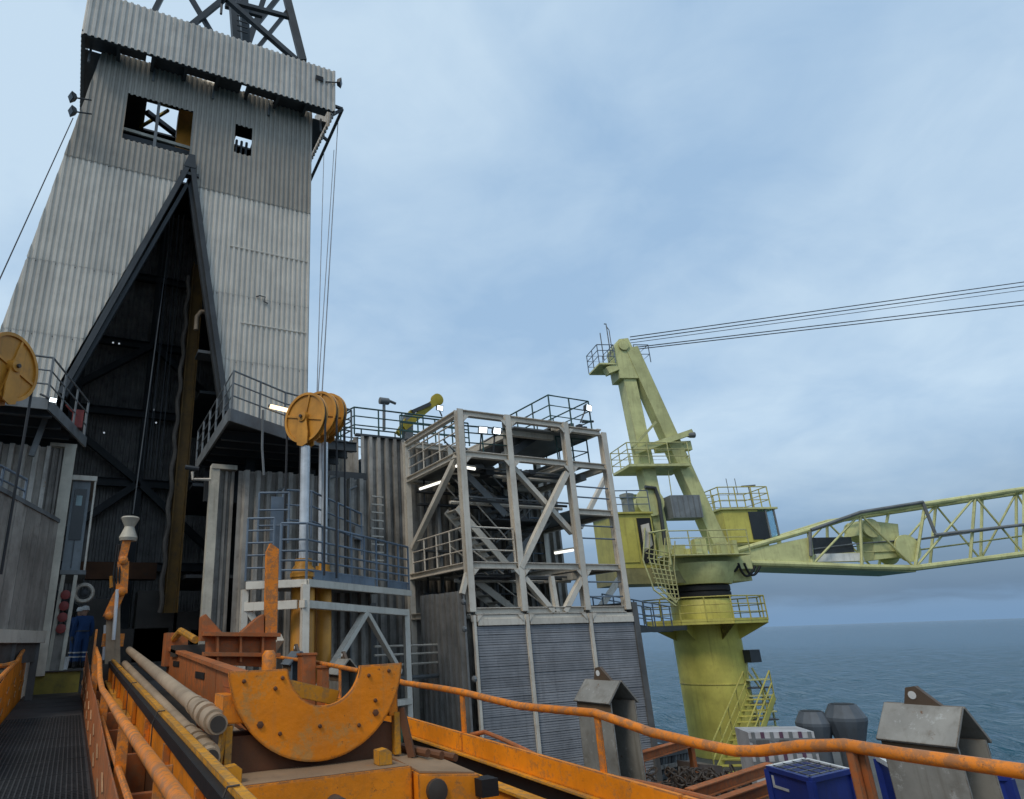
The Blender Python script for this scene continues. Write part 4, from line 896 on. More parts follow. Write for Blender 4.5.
# A-frame
apx = cp(621, 346)
rear_a, rear_b = cp(621, 352, .0), cp(663, 556, .0)
for off in (0,):
    MB().beam(rear_a, rear_b, .8, .72, up=hd).build('rear_leg', crane_g, cr)
    MB().beam(cp(629, 350, -.15), cp(722, 556, -.15), .75, .74, up=hd).build('front_leg', crane_g, cr)
MB().prism([cp(614, 347, -.5), cp(619, 339, -.5), cp(628, 338, -.5), cp(634, 350, -.5), cp(642, 378, -.5), cp(620, 378, -.5)], ln_ * 1.1).build('head', crane_g, cr)
for o in (-.62, .02, .5): MB().lathe(cp(624, 345, o), ln_, [(.1, 0), (.3, .02), (.26, .06), (.3, .1), (.1, .12)], 20).build('head_sheave', crane_g, cr)
hp0 = cp(606, 362, -.7); hp_ = [hp0 + hd * a + ln_ * b for a, b in ((-.35, .1), (.6, .1), (.6, 1.7), (-.35, 1.7))]
MB().prism(hp_, (0, 0, -.1)).build('head_platform', crane_g, cr); railing(cr, hp_, rail_blue, 1.1, (.4, .75), .028, 1.0, close=True)
MB().beam(cp(606, 372, -.3), cp(616, 368, -.3), .5, .4).build('bracket', crane_g, cr)
hq = [cp(636, 362, .7) + hd * a + ln_ * b for a, b in ((0, 0), (.9, 0), (.9, 1.2), (0, 1.2))]; railing(cr, hq, rail_blue, 1.1, (.5,), .028, 1.0)
MB().tube([cp(604, 360, -.5), cp(600, 333, -.5)], .03, 6).build('antenna', steel_grey, cr); MB().tube([cp(611, 357, -.5), cp(606, 324, -.5), cp(604, 324, -.5)], .035, 6).build('antenna', steel_grey, cr); MB().tube([cp(612, 350, -.5), cp(609, 330, -.5), cp(606, 326, -.5)], .025, 6).build('antenna', steel_grey, cr)
mp0 = cp(655, 466, -1.1); mpp = [cp(630, 467, -.9), cp(690, 460, -.9), cp(690, 460, -.9) + ln_ * 2.2, cp(630, 467, -.9) + ln_ * 2.2]
zz_ = (mpp[0].z + mpp[1].z) / 2
for p in mpp: p.z = zz_
MB().prism(mpp, (0, 0, -.14)).build('mid_platform', crane_g, cr); railing(cr, mpp, crane_g, 1.15, (.4, .78), .03, 1.1, close=True)
MB().beam(cp(634, 452, -.7), cp(692, 432, -.7), .22, .3).build('cross_member', crane_g, cr); MB().beam(cp(632, 448, -.7), cp(656, 422, -.7), .12).build('cross_member', crane_g, cr)
MB().beam(cp(655, 448, -.3), cp(690, 446, -.3), .35, .5).build('cross_member', crane_g, cr); MB().lathe(cp(690, 435, -.7), hd, [(.1, -.2), (.16, 0), (.16, .25)], 10).build('floodlamp', steel_grey, cr)
for o in (0, .4): MB().tube([cp(668, 470, -.6 + o), cp(674, 512, -.6 + o)], .025, 5).build('ladder_rail', crane_g, cr)
for i in range(8): MB().tube([cp(668 + i * .75, 472 + i * 5, -.6), cp(668 + i * .75, 472 + i * 5, -.2)], .02, 5).build('rung', crane_g, cr)
MB().tube([cp(645, 487, -.7), cp(655, 488, -.7), cp(659, 500, -.7), cp(665, 545, -.7)], .1, 8).build('duct', steel_dark, cr)
# spiral caged stair beside the turntable
st0 = MB().tube([cp(645, 528, -2.2), cp(643, 560, -2.2), cp(654, 590, -2.2), cp(676, 606, -2.2)], .04, 6).build('stair_cage', crane_g, cr)
for k in range(1, 7):
    MB().tube([cp(645 + k * 5, 532 + k * 1.5, -2.2), cp(644 + k * 5, 556 + k * 2, -2.2), cp(655 + k * 4, 586 + k * 2, -2.2), cp(676, 603, -2.2)], .03, 5).build('cage_bar', crane_g, st0)
for k in range(11): MB().tube([cp(644 + k * 1.6, 548 + k * 5, -2.2), cp(668 + k * 1.2, 553 + k * 4.6, -2.2)], .028, 5).build('cage_hoop', crane_g, st0)
MB().prism([cp(641, 525, -2.1), cp(649, 523, -2.1), cp(653, 545, -2.1), cp(645, 552, -2.1)], ln_ * .05).build('cage_panel', steel_white, cr)
MB().tube([cp(649, 533, -2.2), cp(666, 530, -2.2), cp(671, 565, -2.2)], .06, 6).build('cage_frame', crane_g, cr)
# cab
cc = V((31.75, 24.5, 0)); cz0, cz1 = 4.1, 5.8
def cab(l0, l1, w0, w1, z0, z1): return MB().obox(cc + hd * (l0 + l1) / 2 + ln_ * (w0 + w1) / 2 + UP * (z0 + z1) / 2, hd * (l1 - l0) / 2, ln_ * (w1 - w0) / 2, UP * (z1 - z0) / 2)
cab(-1.4, .55, -1, 1, cz0, cz1).build('cab_shell', crane_y, cr)
cab(-1.5, 1.65, -1.1, 1.1, cz1, cz1 + .1).build('cab_roof', crane_g, cr)
cab(.0, .9, -1.03, -1.0, cz0 + .15, cz1 - .12).build('cab_window', glass_d, cr)
cab(.56, 1.45, -1, 1, cz0, cz0 + .08).build('cab_floor', crane_g, cr)
for l_, w_ in ((1.45, -1), (1.45, 1), (.98, -1), (.98, 1)): cab(l_ - .04, l_ + .04, w_ - .04, w_ + .04, cz0 + .08, cz1).build('cab_pillar', steel_grey, cr)
cab(.99, 1.42, -.99, -.98, cz0 + .1, cz1 - .02).build('cab_pane', cab_glass, cr); cab(1.46, 1.47, -.95, .95, cz0 + .1, cz1 - .02).build('cab_pane', cab_glass, cr); cab(.99, 1.42, .98, .99, cz0 + .1, cz1 - .02).build('cab_pane', cab_glass, cr)
cab(.9, 1.2, -.3, .3, cz0 + .1, cz0 + .9).build('cab_seat', steel_dark, cr)
rf = [cc + hd * a + ln_ * b + UP * (cz1 + .1) for a, b in ((-1.45, -1.05), (1.3, -1.05), (1.3, 1.05), (-1.45, 1.05))]
railing(cr, rf, crane_y, 1.1, (.4, .75), .03, .8, close=True)
for a in (-.2, .3): MB().tube([cc + hd * a + UP * (cz1 + 1), cc + hd * a + UP * (cz1 + 1.9)], .02, 5).build('antenna', steel_grey, cr)
MB().beam(cc + hd * .6 + UP * (cz1 + 1.45), cc + hd * 1.4 + UP * (cz1 + 1.5), .12, .07).build('radar', steel_grey, cr); MB().tube([cc + hd * 1 + UP * (cz1 + .1), cc + hd * 1 + UP * (cz1 + 1.45)], .03, 5).build('radar_post', steel_grey, cr)
for i in range(6): cab(-1.44, -1.4, -.3, .1, cz0 + .15 + i * .24, cz0 + .19 + i * .24).build('step_rung', crane_y, cr)
cab(-1.2, 1.0, -.7, .7, 3.4, cz0).build('cab_base', crane_g, cr)
# boom
BW = 2.5
tops = [cp(718, 556, -.85), cp(809, 530, -.85), cp(860, 514, -.85), cp(925, 504, -.85), cp(1024, 489, -.85)]
bots = [cp(712, 562, -.85), cp(812, 565, -.85), cp(862, 567, -.85), cp(915, 568, -.85), cp(1024, 554, -.85)]
def ext(L_):
    d = (L_[-1] - L_[-2]).normalized(); p = L_[-1]
    for k in range(6): p = p + d * 4.6; L_.append(p.copy())
ext(tops); ext(bots)
n_ = len(tops)
boom = MB().tube([b for b in bots], .15, 8).build('boom', crane_g, cr)
MB().tube([b + ln_ * BW for b in bots], .15, 8).build('chord', crane_g, boom)
MB().tube(tops, .13, 8).build('chord', crane_g, boom); MB().tube([t + ln_ * BW for t in tops], .13, 8).build('chord', crane_g, boom)
MB().prism([bots[0], lerp(bots[0], bots[1], .99), lerp(tops[0], tops[1], .99) - UP * .35, tops[0]], ln_ * .06).build('side_plate', crane_g, boom)
MB().prism([bots[0] + ln_ * BW, lerp(bots[0], bots[1], .6) + ln_ * BW, lerp(tops[0], tops[1], .6) + ln_ * BW, tops[0] + ln_ * BW], ln_ * .06).build('side_plate', crane_g, boom)
MB().prism([bots[0] - UP * .1, bots[3] - UP * .14, bots[3] + ln_ * BW - UP * .14, bots[0] + ln_ * BW - UP * .1], (0, 0, -.06)).build('belly_plate', crane_g, boom)
T = []; B = []
for i in range(1, n_ - 1):
    m = 1 if i < 3 else 2
    for k in range(m): T.append(lerp(tops[i], tops[i + 1], k / m)); B.append(lerp(bots[i], bots[i + 1], k / m))
for i in range(len(T)):
    for o in (0, BW):
        of = ln_ * o
        MB().tube([T[i] + of, B[i] + of], .075 if i > 0 else .11, 6).build('lacing', crane_g, boom)
        if i + 1 < len(T):
            a, b = (T[i], B[i + 1]) if i % 2 else (B[i], T[i + 1]); MB().tube([a + of, b + of], .055, 6).build('lacing', crane_g, boom)
    MB().tube([T[i], T[i] + ln_ * BW], .07, 6).build('lacing', crane_g, boom); MB().tube([B[i], B[i] + ln_ * BW], .07, 6).build('lacing', crane_g, boom)
    if i + 1 < len(T):
        MB().tube([T[i], T[i + 1] + ln_ * BW], .05, 6).build('lacing', crane_g, boom); MB().tube([B[i] + ln_ * BW, B[i + 1]], .05, 6).build('lacing', crane_g, boom)
        for o in (.3, 2.1):
            MB().tube([lerp(T[i], B[i], .55) + ln_ * o, lerp(T[i + 1], B[i + 1], .55) + ln_ * o], .035, 5).build('walkway_rail', steel_grey, boom)
            MB().tube([lerp(T[i], B[i], .72) + ln_ * o, lerp(T[i + 1], B[i + 1], .72) + ln_ * o], .03, 5).build('walkway_rail', crane_g, boom)
# dark guard frame and winches on the boom foot
for a, b in (((810, 532), (811, 556)), ((811, 530), (861, 512)), ((861, 512), (923, 502)), ((923, 503), (935, 533)), ((935, 535), (1030, 524))):
    MB().tube([cp(a[0], a[1], -1.0), cp(b[0], b[1], -1.0)], .085, 8).build('hose_tray', steel_grey, boom)
MB().lathe(cp(897, 550, 0), ln_, [(.7, -.75), (.7, -.65), (.45, -.65), (.45, .65), (.7, .65), (.7, .75)], 24).build('winch_drum', crane_g, boom)
MB().prism([cp(863, 520, -.5), cp(898, 524, -.5), cp(900, 545, -.5), cp(915, 555, -.5), cp(875, 560, -.5), cp(873, 540, -.5), cp(860, 535, -.5)], ln_ * 1.2).build('winch_housing', crane_g, boom)
MB().lathe(cp(862, 530, 0), ln_, [(.5, -.7), (.5, -.6), (.3, -.6), (.3, .6), (.5, .6), (.5, .7)], 20).build('winch_drum', crane_g, boom)
MB().obox(cp(828, 547, 0), hd * 1.1, ln_ * .4, UP * .45).build('motor', steel_dark, boom); MB().obox(cp(836, 558, -.3), hd * 1.3, ln_ * .3, UP * .2).build('motor', white_p, boom)
# pendant ropes to the boom head
tip = T[-1]
for i, (y0, y1, o) in enumerate(((337, 282, -.3), (340, 286, .1), (343, 290, .4), (348, 301, -.3), (350, 305, .2))):
    a = cp(630, y0, o); d = cp(1024, y1, o) - a; r_ = MB().tube([a, a + d * 2.2], .03 if i != 2 else .02, 5).build('pendant_rope', rope_m, cr)
# stair on the pedestal
sa, sb = at(716, 776, Y=21.5), at(748, 697, Y=22.6)
sa.z = max(sa.z, DECK)
sst = MB().beam(sa, sb, .06, .28).build('stair', crane_y, cr); wdv = V((1.0, -.55, 0))
MB().beam(sa + wdv, sb + wdv, .06, .28).build('stringer', crane_y, sst)
for i in range(13):
    c = lerp(sa, sb, (i + .5) / 13) + wdv / 2; MB().obox(c, (sb - sa) * V((1, 1, 0)) / 13 * .7, wdv / 2, UP * .02).build('tread', crane_y, sst)
for o in (V((0, 0, 0)), wdv):
    for hgt in (.55, 1.05): MB().tube([sa + o + UP * hgt, sb + o + UP * hgt], .035, 6).build('handrail', crane_y, sst)
    for i in range(5): p = lerp(sa, sb, i / 4) + o; MB().tube([p, p + UP * 1.05], .03, 6).build('baluster', crane_y, sst)
lp = [at(x, y, Y=23.3) for x, y in ((752, 668), (762, 685), (772, 705), (776, 728))]
sp2 = MB().tube(lp, .05, 6).build('stair', crane_g, cr)
for i in range(9):
    p = at(753 + i * 1.6, 680 + i * 8, Y=23.3); MB().obox(p + V((.3, .1, 0)), V((.55, -.2, 0)), V((.1, .25, 0)), UP * .03).build('tread', steel_dark if i % 2 else crane_g, sp2)
MB().tube([at(748, 672, Y=23.3), at(762, 690, Y=23.3), at(766, 740, Y=23.3)], .045, 6).build('handrail', crane_g, sp2)
MB().tube([at(745, 650, Y=23.6), at(749, 690, Y=23.6)], .06, 6).build('handrail', crane_g, sp2)
p = at(752, 656, Y=23.4); MB().obox(p, V((.35, 0, 0)), V((0, .2, 0)), UP * .28).build('lamp_box', steel_dark, cr)
# access bridge between stair tower and crane
bg_ = thing('access_bridge', 'dark sloping access bridge with handrails from the tower to the crane', 'bridge', (21, 23.5, -.5))
pa, pb = at(633, 606, Y=22.8), at(668, 640, Y=23.6)
pa, pb = V((18.6, 21.6, .35)), V((24.8, 24.2, -.05))
MB().beam(pa, pb, .9, .12).build('walkway', steel_dark, bg_)
for o in (-.45, .45):
    w_ = V((-.38, .92, 0)) * o; railing(bg_, [pa + w_, pb + w_], rail_blue, 1.05, (.5,), .03, .9)
MB().beam(V((25.6, 23.6, .05)), V((20.5, 21.6, .0)), .12, .2).build('strut', steel_dark, bg_)

# ================================================================== FOREGROUND CATWALK
def gz(y): return lerp(-1.38, -1.06, (y - 4) / 17.3)
wk = struct(MB().hexa([(-1.0, 1.5, gz(1.5) - .3), (.42, 1.5, gz(1.5) - .3), (.42, 21.28, gz(21.28) - .3), (-1.0, 21.28, gz(21.28) - .3), (-1.0, 1.5, gz(1.5) - .05), (.42, 1.5, gz(1.5) - .05), (.42, 21.28, gz(21.28) - .05), (-1.0, 21.28, gz(21.28) - .05)]).build('gangway', grease))
gm = None
for i in range(18):
    y0 = 3.0 + i * 1.015; L0 = 1.0
    mb = MB()
    if i < 12:
        for k in range(26):
            x = -.93 + k * .05; mb.box((x, y0, -.042), (x + .014, y0 + L0, 0))
        for k in range(14):
            y = y0 + .02 + k * .072; mb.box((-.93, y, -.03), (.335, y + .012, -.003))
    mb.box((-.945, y0 - .004, -.045), (-.932, y0 + L0 + .004, .002)); mb.box((.335, y0 - .004, -.045), (.348, y0 + L0 + .004, .002))
    mb.box((-.93, y0 - .006, -.045), (.335, y0 + .006, .003))
    if i >= 12: mb.box((-.93, y0 + .01, -.04), (.335, y0 + L0, 0))
    mb.v = [(a, b, c + gz(b)) for a, b, c in mb.v]
    mb.build('grating_panel', grating_m, wk, smooth=False)
st_ = struct(MB().box((-.86, 21.0, gz(21) - .02), (.32, 21.3, FLOOR - .02)).build('floor_step', step_y)); MB().box((-.95, 20.95, FLOOR - .02), (.36, 21.32, FLOOR + .01)).build('nosing', grease, st_)
# side plates and handrails of the gangway
slot_m = paint('slot_rim_glint', (.42, .25, .13), dirt=.4, rand=.2)  # pale colour stands in for light caught on the slot edges
def slotplate(par, x, y0, y1, z0f, z1f, mat):
    y = y0
    while y < y1 - .1:
        y2 = min(y + 1.5, y1)
        mb = MB(); a, b = z0f(y), z0f(y2 - .03); c, d = z1f(y), z1f(y2 - .03)
        mb.hexa([(x - .006, y, a), (x + .006, y, a), (x + .006, y2 - .03, b), (x - .006, y2 - .03, b), (x - .006, y, c), (x + .006, y, c), (x + .006, y2 - .03, d), (x - .006, y2 - .03, d)])
        pl_ = mb.build('side_plate', mat, par)
        for k in range(2):
            yy = lerp(y, y2, .28 + .45 * k); zz2 = lerp(z0f(yy), z1f(yy), .62 - .3 * (k % 2))
            sx = -.02 if x > 0 else .02
            MB().beam((x + sx, yy - .16, zz2 - .05), (x + sx, yy + .16, zz2 + .05), .012, .02).build('slot_rim_glint', slot_m, pl_)
        y = y2
gl = thing('guard_rail', 'worn orange plate guard rail on the side of the gangway by the bulwark', 'guard rail', (-1.0, 12, gz(12)))
slotplate(gl, -.99, 9.0, 20.6, lambda y: gz(y) - .1, lambda y: gz(y) + lerp(.55, 1.3, max(0, (y - 12)) / 8.6), orange)
MB().tube([(-.99, 9, gz(9) + .6), (-.99, 14.5, gz(14.5) + .85), (-.99, 17.0, gz(17) + .95), (-.99, 20.5, gz(20) + 1.35)], .045, 8).build('handrail', orange_b, gl)
MB().tube([(-1.6, 14, gz(14) + .95), (-1.1, 15.6, gz(14) + .95), (-.99, 16.4, gz(17) + .93)], .045, 8).build('handrail', orange_b, gl)
for k in range(5): y = 11 + k * 2; MB().tube([(-1.5, y - .3, gz(y) + .25), (-.98, y + .3, gz(y) + .45)], .035, 8).build('rung', orange_b, gl)
MB().beam((-.98, 20.7, gz(20.7) - .4), (-.98, 20.7, gz(20.7) + 1.45), .14).build('end_post', wall_grey, gl)
gr = thing('guard_rail', 'worn orange tube handrail on slotted plates between the gangway and the pipes', 'guard rail', (.42, 10, gz(10)))
slotplate(gr, .40, 2.0, 20.6, lambda y: gz(y) - .1, lambda y: gz(y) + lerp(.42, .62, min(1, max(0, (y - 6) / 5))) + max(0, (y - 13) / 8) * .42, orange_r)
hr_ = [V((.44, 2.2, -.56)), V((.44, 3.0, -.55)), V((.445, 4.4, -.55)), V((.445, 6.5, -.545)), V((.445, 8.5, -.52)), V((.44, 10.2, -.50)), V((.44, 11.3, -.40)), V((.46, 12.8, -.16)), V((.5, 15.6, -.06)), V((.52, 17.2, .02))]
MB().tube(hr_, .038, 10).build('handrail', orange_b, gr)
MB().tube([(.46, 2.2, -.95), (.46, 5.2, -.93), (.46, 9, -.85), (.46, 12, -.75)], .026, 8).build('mid_rail', orange_b, gr)
MB().tube([(.60, 4.2, -.75), (.60, 6, -.72), (.58, 9.5, -.66)], .03, 8).build('mid_rail', orange_y, gr)
for y, wd in ((3.75, .085), (6.4, .09), (10, .1), (14.5, .12)):
    zt_ = -.54 if y < 11 else -.1; MB().beam((.475, y, gz(y) - .3), (.475, y, zt_), wd, .025, up=V((0, 1, 0))).build('stanchion', orange_b, gr)
MB().beam((.50, 17.6, -.5), (.5, 17.7, .42), .05, .18, up=V((0, 1, 0))).build('stanchion', orange_b, gr)

# catwalk trough: side beams
def bz(y): return lerp(-.78, -.21, (y - 4) / 15.6)
ct = thing('pipe_trough', 'long orange steel pipe trough running up to the dark opening', 'trough', (2.2, 10, bz(10) - 1.5))
def lbeam(x0, x1, zo0, zo1, y0, y1, name, mat, zf=bz, parent=None):
    return MB().hexa([(x0, y0, zf(y0) + zo0), (x1, y0, zf(y0) + zo0), (x1, y1, zf(y1) + zo0), (x0, y1, zf(y1) + zo0), (x0, y0, zf(y0) + zo1), (x1, y0, zf(y0) + zo1), (x1, y1, zf(y1) + zo1), (x0, y1, zf(y1) + zo1)]).build(name, mat, parent or ct)
lbeam(.93, 1.0, -.04, 0, 1.5, 19.8, 'top_flange', orange_y)
lbeam(.87, .95, -.14, -.042, 1.5, 19.8, 'rubber_strip', black)
y = 1.6
while y < 19.5:
    y2 = y + 1.8; lbeam(.92, .95, -.44, -.145, y, y2 - .015, 'web_panel', orange); lbeam(.86, .918, -.44, -.15, y2 - .11, y2 - .03, 'stiffener', orange_b if int(y) % 2 else orange)
    if int(y / 1.8) % 2: MB().tube([(.86, y + .9, bz(y + .9) - .44), (.855, y + .9, bz(y + .9) - .1), (.90, y + .9, bz(y + .9) + .008), (.97, y + .9, bz(y + .9) + .01)], .007, 5).build('strap', grease, ct)
    y = y2
lbeam(.82, 1.0, -.48, -.445, 1.5, 19.8, 'low_flange', orange_y)
lbeam(.92, .96, -.95, -.485, 1.5, 19.8, 'lower_web', brown)
lbeam(.60, .90, -1.05, -1.0, 1.5, 19.8, 'ledge', orange_y)
for i in range(9): y = 3 + i * 1.9; lbeam(.6, .915, -1.0, -.5, y, y + .08, 'gusset', orange_r)
for i in range(14):
    y = 3.2 + i * 1.05; MB().lathe((.72 + .1 * random.random(), y, bz(y) - .94), (0, 0, 1), [(.07, 0), (.07, .08), (.03, .1)], 8).build('bolt', grease, ct)
lbeam(.97, 4.0, -.98, -.94, 1.5, 20.5, 'floor_plate', grease)
# right inner wall of the trough
def rz(y): return lerp(-.32, -.02, (y - 9) / 7)
for i in range(3):
    y0 = 7.6 + i * 2.9; lbeam(1.95, 2.0, -.6, -.06, y0, y0 + 2.86, 'inner_wall', orange_r, rz)
    lbeam(1.90, 2.08, -.06, 0, y0, y0 + 2.88, 'inner_flange', orange_r, rz)
    h_ = MB().box((1.935, y0 + .9, rz(y0 + 1.2) - .3), (1.948, y0 + 1.75, rz(y0 + 1.2) - .2)).build('slot', black, ct)
MB().tube([(1.98, 16.2, .05), (2.05, 15.2, .3), (2.1, 13.5, .1)], .07, 8).build('guide_horn', orange_y, ct); MB().box((1.85, 15.8, -.4), (2.3, 16.4, .28)).build('end_block', orange_r, ct)
MB().box((1.9, 14.6, -.2), (2.6, 15.4, .02)).build('end_block', grease, ct)
# pipes
def pipe(p, q, r, label, bands=True):
    p, q = V(p), V(q); t = thing('drill_pipe', label, 'pipe', (p + q) / 2, 'pipes lying in the trough')
    MB().tube([p, q], r, 18).build('tube', pipe_m, t)
    d = (q - p).normalized()
    if bands:
        for k, (o, e, wd) in enumerate(((.12, .02, .22), (.45, .025, .16), (.72, .02, .18), (1.15, .012, .1))): MB().tube([p + d * o, p + d * (o + wd)], r + e, 18).build('collar', pipe_m, t)
        MB().lathe(p - d * .006, d, [(r * .8, 0), (r * .8, .01)], 18).build('bore', grease, t)
    return t
pipe((1.145, 5.95, -.60), (1.22, 17.2, -.05), .078, 'pale worn steel pipe with ringed end, lying on top beside the saddle')
pipe((1.09, 5.85, -.82), (1.13, 16.8, -.33), .07, 'pale worn steel pipe lying against the trough edge below another')
pipe((1.55, 7.6, -.78), (1.45, 16.5, -.32), .085, 'thin grey steel pipe tucked behind the ringed pipe', False)
pipe((1.75, 8.0, -.95), (1.65, 17.5, -.38), .07, 'dark steel pipe lowest in the trough beside the inner wall', False)
# saddle
YS = 6.0
sdl = thing('pipe_saddle', 'big worn orange half-round saddle plate with a scooped top', 'saddle', (2.0, YS, -1.1))
cx, zt2 = 2.02, -.215; Ro = .80; Ri = .365
def arc(cx, cz, r, a0, a1, n): return [(cx + r * math.cos(R(lerp(a0, a1, i / n))), cz + r * math.sin(R(lerp(a0, a1, i / n)))) for i in range(n + 1)]
outer = arc(cx, zt2 + .06, Ro, 184, 356, 40); inner = arc(2.065, -.19, .338, 355, 186, 28)
poly = outer + [(cx + Ro - .005, zt2)] + inner + [(1.715, zt2), (cx - Ro + .005, zt2)]
def platemesh(poly, y0, y1):
    bm = bmesh.new(); vs = [bm.verts.new((x, y0, z)) for x, z in poly]; f = bm.faces.new(vs); bmesh.ops.triangulate(bm, faces=[f])
    r_ = bmesh.ops.extrude_face_region(bm, geom=bm.faces[:]); bmesh.ops.translate(bm, verts=[v for v in r_['geom'] if isinstance(v, bmesh.types.BMVert)], vec=(0, y1 - y0, 0))
    bm.verts.index_update(); mb = MB(); mb.add([v.co.copy() for v in bm.verts], [tuple(v.index for v in f.verts) for f in bm.faces]); bm.free(); return mb
fp = platemesh(poly, YS, YS + .05).build('face_plate', saddle_m, sdl, smooth=False)
for x, z in ((-.67, -.08), (-.34, -.07), (.46, -.09), (.66, -.06), (-.52, -.42), (-.35, -.5), (.0, -.47), (.52, -.40), (.36, -.49), (.52, -.3), (-.4, -.15)):
    big = abs(x) > .5 and z < -.35
    MB().lathe((cx + x, YS - .004, zt2 + z), (0, -1, 0), [(.03 if big else .018, 0), (.028 if big else .015, .012), (.01, .016)], 6 if big else 8).build('bolt', brown, fp)
MB().beam((1.74, YS + .3, -.36), (2.3, YS + .36, -.50), .06, .13).build('inner_bar', orange_y, sdl)
mb = MB(); oo = arc(cx, zt2 + .06, Ro - .04, 190, 350, 30)
for (a, b) in zip(oo, oo[1:]): mb.add([(a[0], YS + .052, a[1]), (b[0], YS + .052, b[1]), (b[0], YS + .548, b[1]), (a[0], YS + .548, a[1])], [(0, 1, 2, 3)])
mb.build('shell', orange_r, sdl)
for sg in (-1, 1):
    (MB().box((1.2, YS + .06, -.62), (1.38, YS + .45, -.40)) if sg < 0 else MB().box((2.70, YS + .06, -.66), (2.79, YS + .3, -.46))).build('bracket', orange, sdl)
    MB().box((cx + sg * .76 - .03, YS + .055, -.98), (cx + sg * .76 + .03, YS + .12, -.63)).build('bracket_leg', orange_y, sdl)
    MB().beam((cx + sg * .86, YS - .02, -1.0), (cx + sg * .80, YS + .06, -.60), .03, .07).build('strut', brown if sg > 0 else orange_y, sdl)
MB().box((1.3, YS + .12, -1.1), (2.75, YS + .5, -.72)).build('cross_plate', brown, sdl)
MB().box((1.15, YS - .42, -1.34), (2.68, YS + .1, -1.0)).build('base_beam', orange, sdl)
MB().box((1.17, YS - .40, -.998), (2.66, YS + .08, -.992)).build('base_top', base_t, sdl)
for x in (1.24, 2.5): MB().prism([(x - .06, YS - .3, -.99), (x + .06, YS - .3, -.99), (x + .06, YS - .3, -.90), (x + .02, YS - .3, -.87), (x - .06, YS - .3, -.88)], (0, .12, 0)).build('stop_block', orange_y, sdl)
MB().lathe((2.0, YS - .42, -1.2), (0, -1, 0), [(.075, 0), (.075, .16), (.05, .17)], 18).build('shaft', grease, sdl)
mb = MB().hexa([(2.7, YS - .5, -1.3), (3.25, YS - .55, -1.3), (3.15, YS + .55, -1.3), (2.7, YS + .55, -1.3), (2.7, YS - .5, -1.05), (3.25, YS - .55, -1.1), (3.15, YS + .55, -1.0), (2.7, YS + .55, -.98)]); mb.build('side_block', orange, sdl)
MB().hexa([(2.72, YS - .48, -1.045), (3.22, YS - .52, -1.095), (3.12, YS + .5, -.995), (2.72, YS + .5, -.975), (2.72, YS - .48, -1.03), (3.22, YS - .52, -1.08), (3.12, YS + .5, -.98), (2.72, YS + .5, -.96)]).build('block_top', base_t, sdl)
MB().lathe((2.85, YS - .52, -1.18), (0, -1, 0), [(.09, -.02), (.09, .03), (.04, .04)], 16).build('bore', grease, sdl); MB().box((3.2, YS - .66, -1.25), (3.36, YS - .5, -1.12)).build('nut', black, sdl)
for k in range(3): MB().tube([(2.75 + k * .13, YS + .7, -.93 - k * .03), (3.0 + k * .14, YS - .1, -.97 - k * .03)], .035, 8).build('pin', brown, sdl)
MB().box((1.1, YS - .36, -2.4), (3.1, YS + .4, -1.345)).build('pedestal', brown, sdl)

# rear cradle
cd = thing('pipe_cradle', 'dull red-orange cradle with one tall upright and one short horn', 'cradle', (2.8, 13, -.6))
def c13(px, py, Y=13.0): return at(px, py, Y=Y)
a, b = c13(203, 617), c13(276, 545)
MB().prism([c13(265, 640), c13(267, 552), c13(271, 543), c13(279, 549), c13(277, 640)], (0, .14, 0)).build('upright', orange_b, cd)
MB().prism([c13(201, 641), c13(202, 617), c13(206, 614), c13(222, 632), c13(240, 634), c13(258, 618), c13(264, 614), c13(264, 641)], (0, .3, 0)).build('seat', orange_r, cd)
for z in (634, 654): MB().beam(c13(203, z, 12.9), c13(279, z + 1, 12.9), .24, .07).build('flange', orange_r, cd)
MB().prism([c13(206, 636), c13(276, 637), c13(276, 668), c13(206, 664)], (0, .1, 0)).build('web', orange_r, cd)
for px in (217, 240, 262): MB().beam(c13(px, 636, 12.92), c13(px, 662, 12.92), .04, .18, up=V((0, 1, 0))).build('stiffener', orange_r, cd)
MB().lathe(c13(269, 662, 12.6), (0, 0, 1), [(.13, -.2), (.13, .12), (.08, .2)], 14).build('pin', orange_b, cd)
MB().box((2.2, 12.9, -2.3), (3.4, 13.4, -.55)).build('base', orange_r, cd)
# small orange posts by the trestle
for i, (px0, px1, py0, py1, Y) in enumerate(((302, 316, 655, 690, 12.5), (322, 329, 668, 690, 12.2))):
    p, q = at(px0, py1, Y=Y), at(px1, py0, Y=Y); mb = MB().box((p.x, Y, -2.4), (q.x, Y + .3, q.z)); mb.box((p.x - .02, Y - .02, q.z), (q.x + .02, Y + .32, q.z + .04))
    one('orange_post', mb, orange_r, ('stubby rust orange post beside the blue-grey gabled box', 'thin rust orange post between the two gabled boxes')[i], 'post')

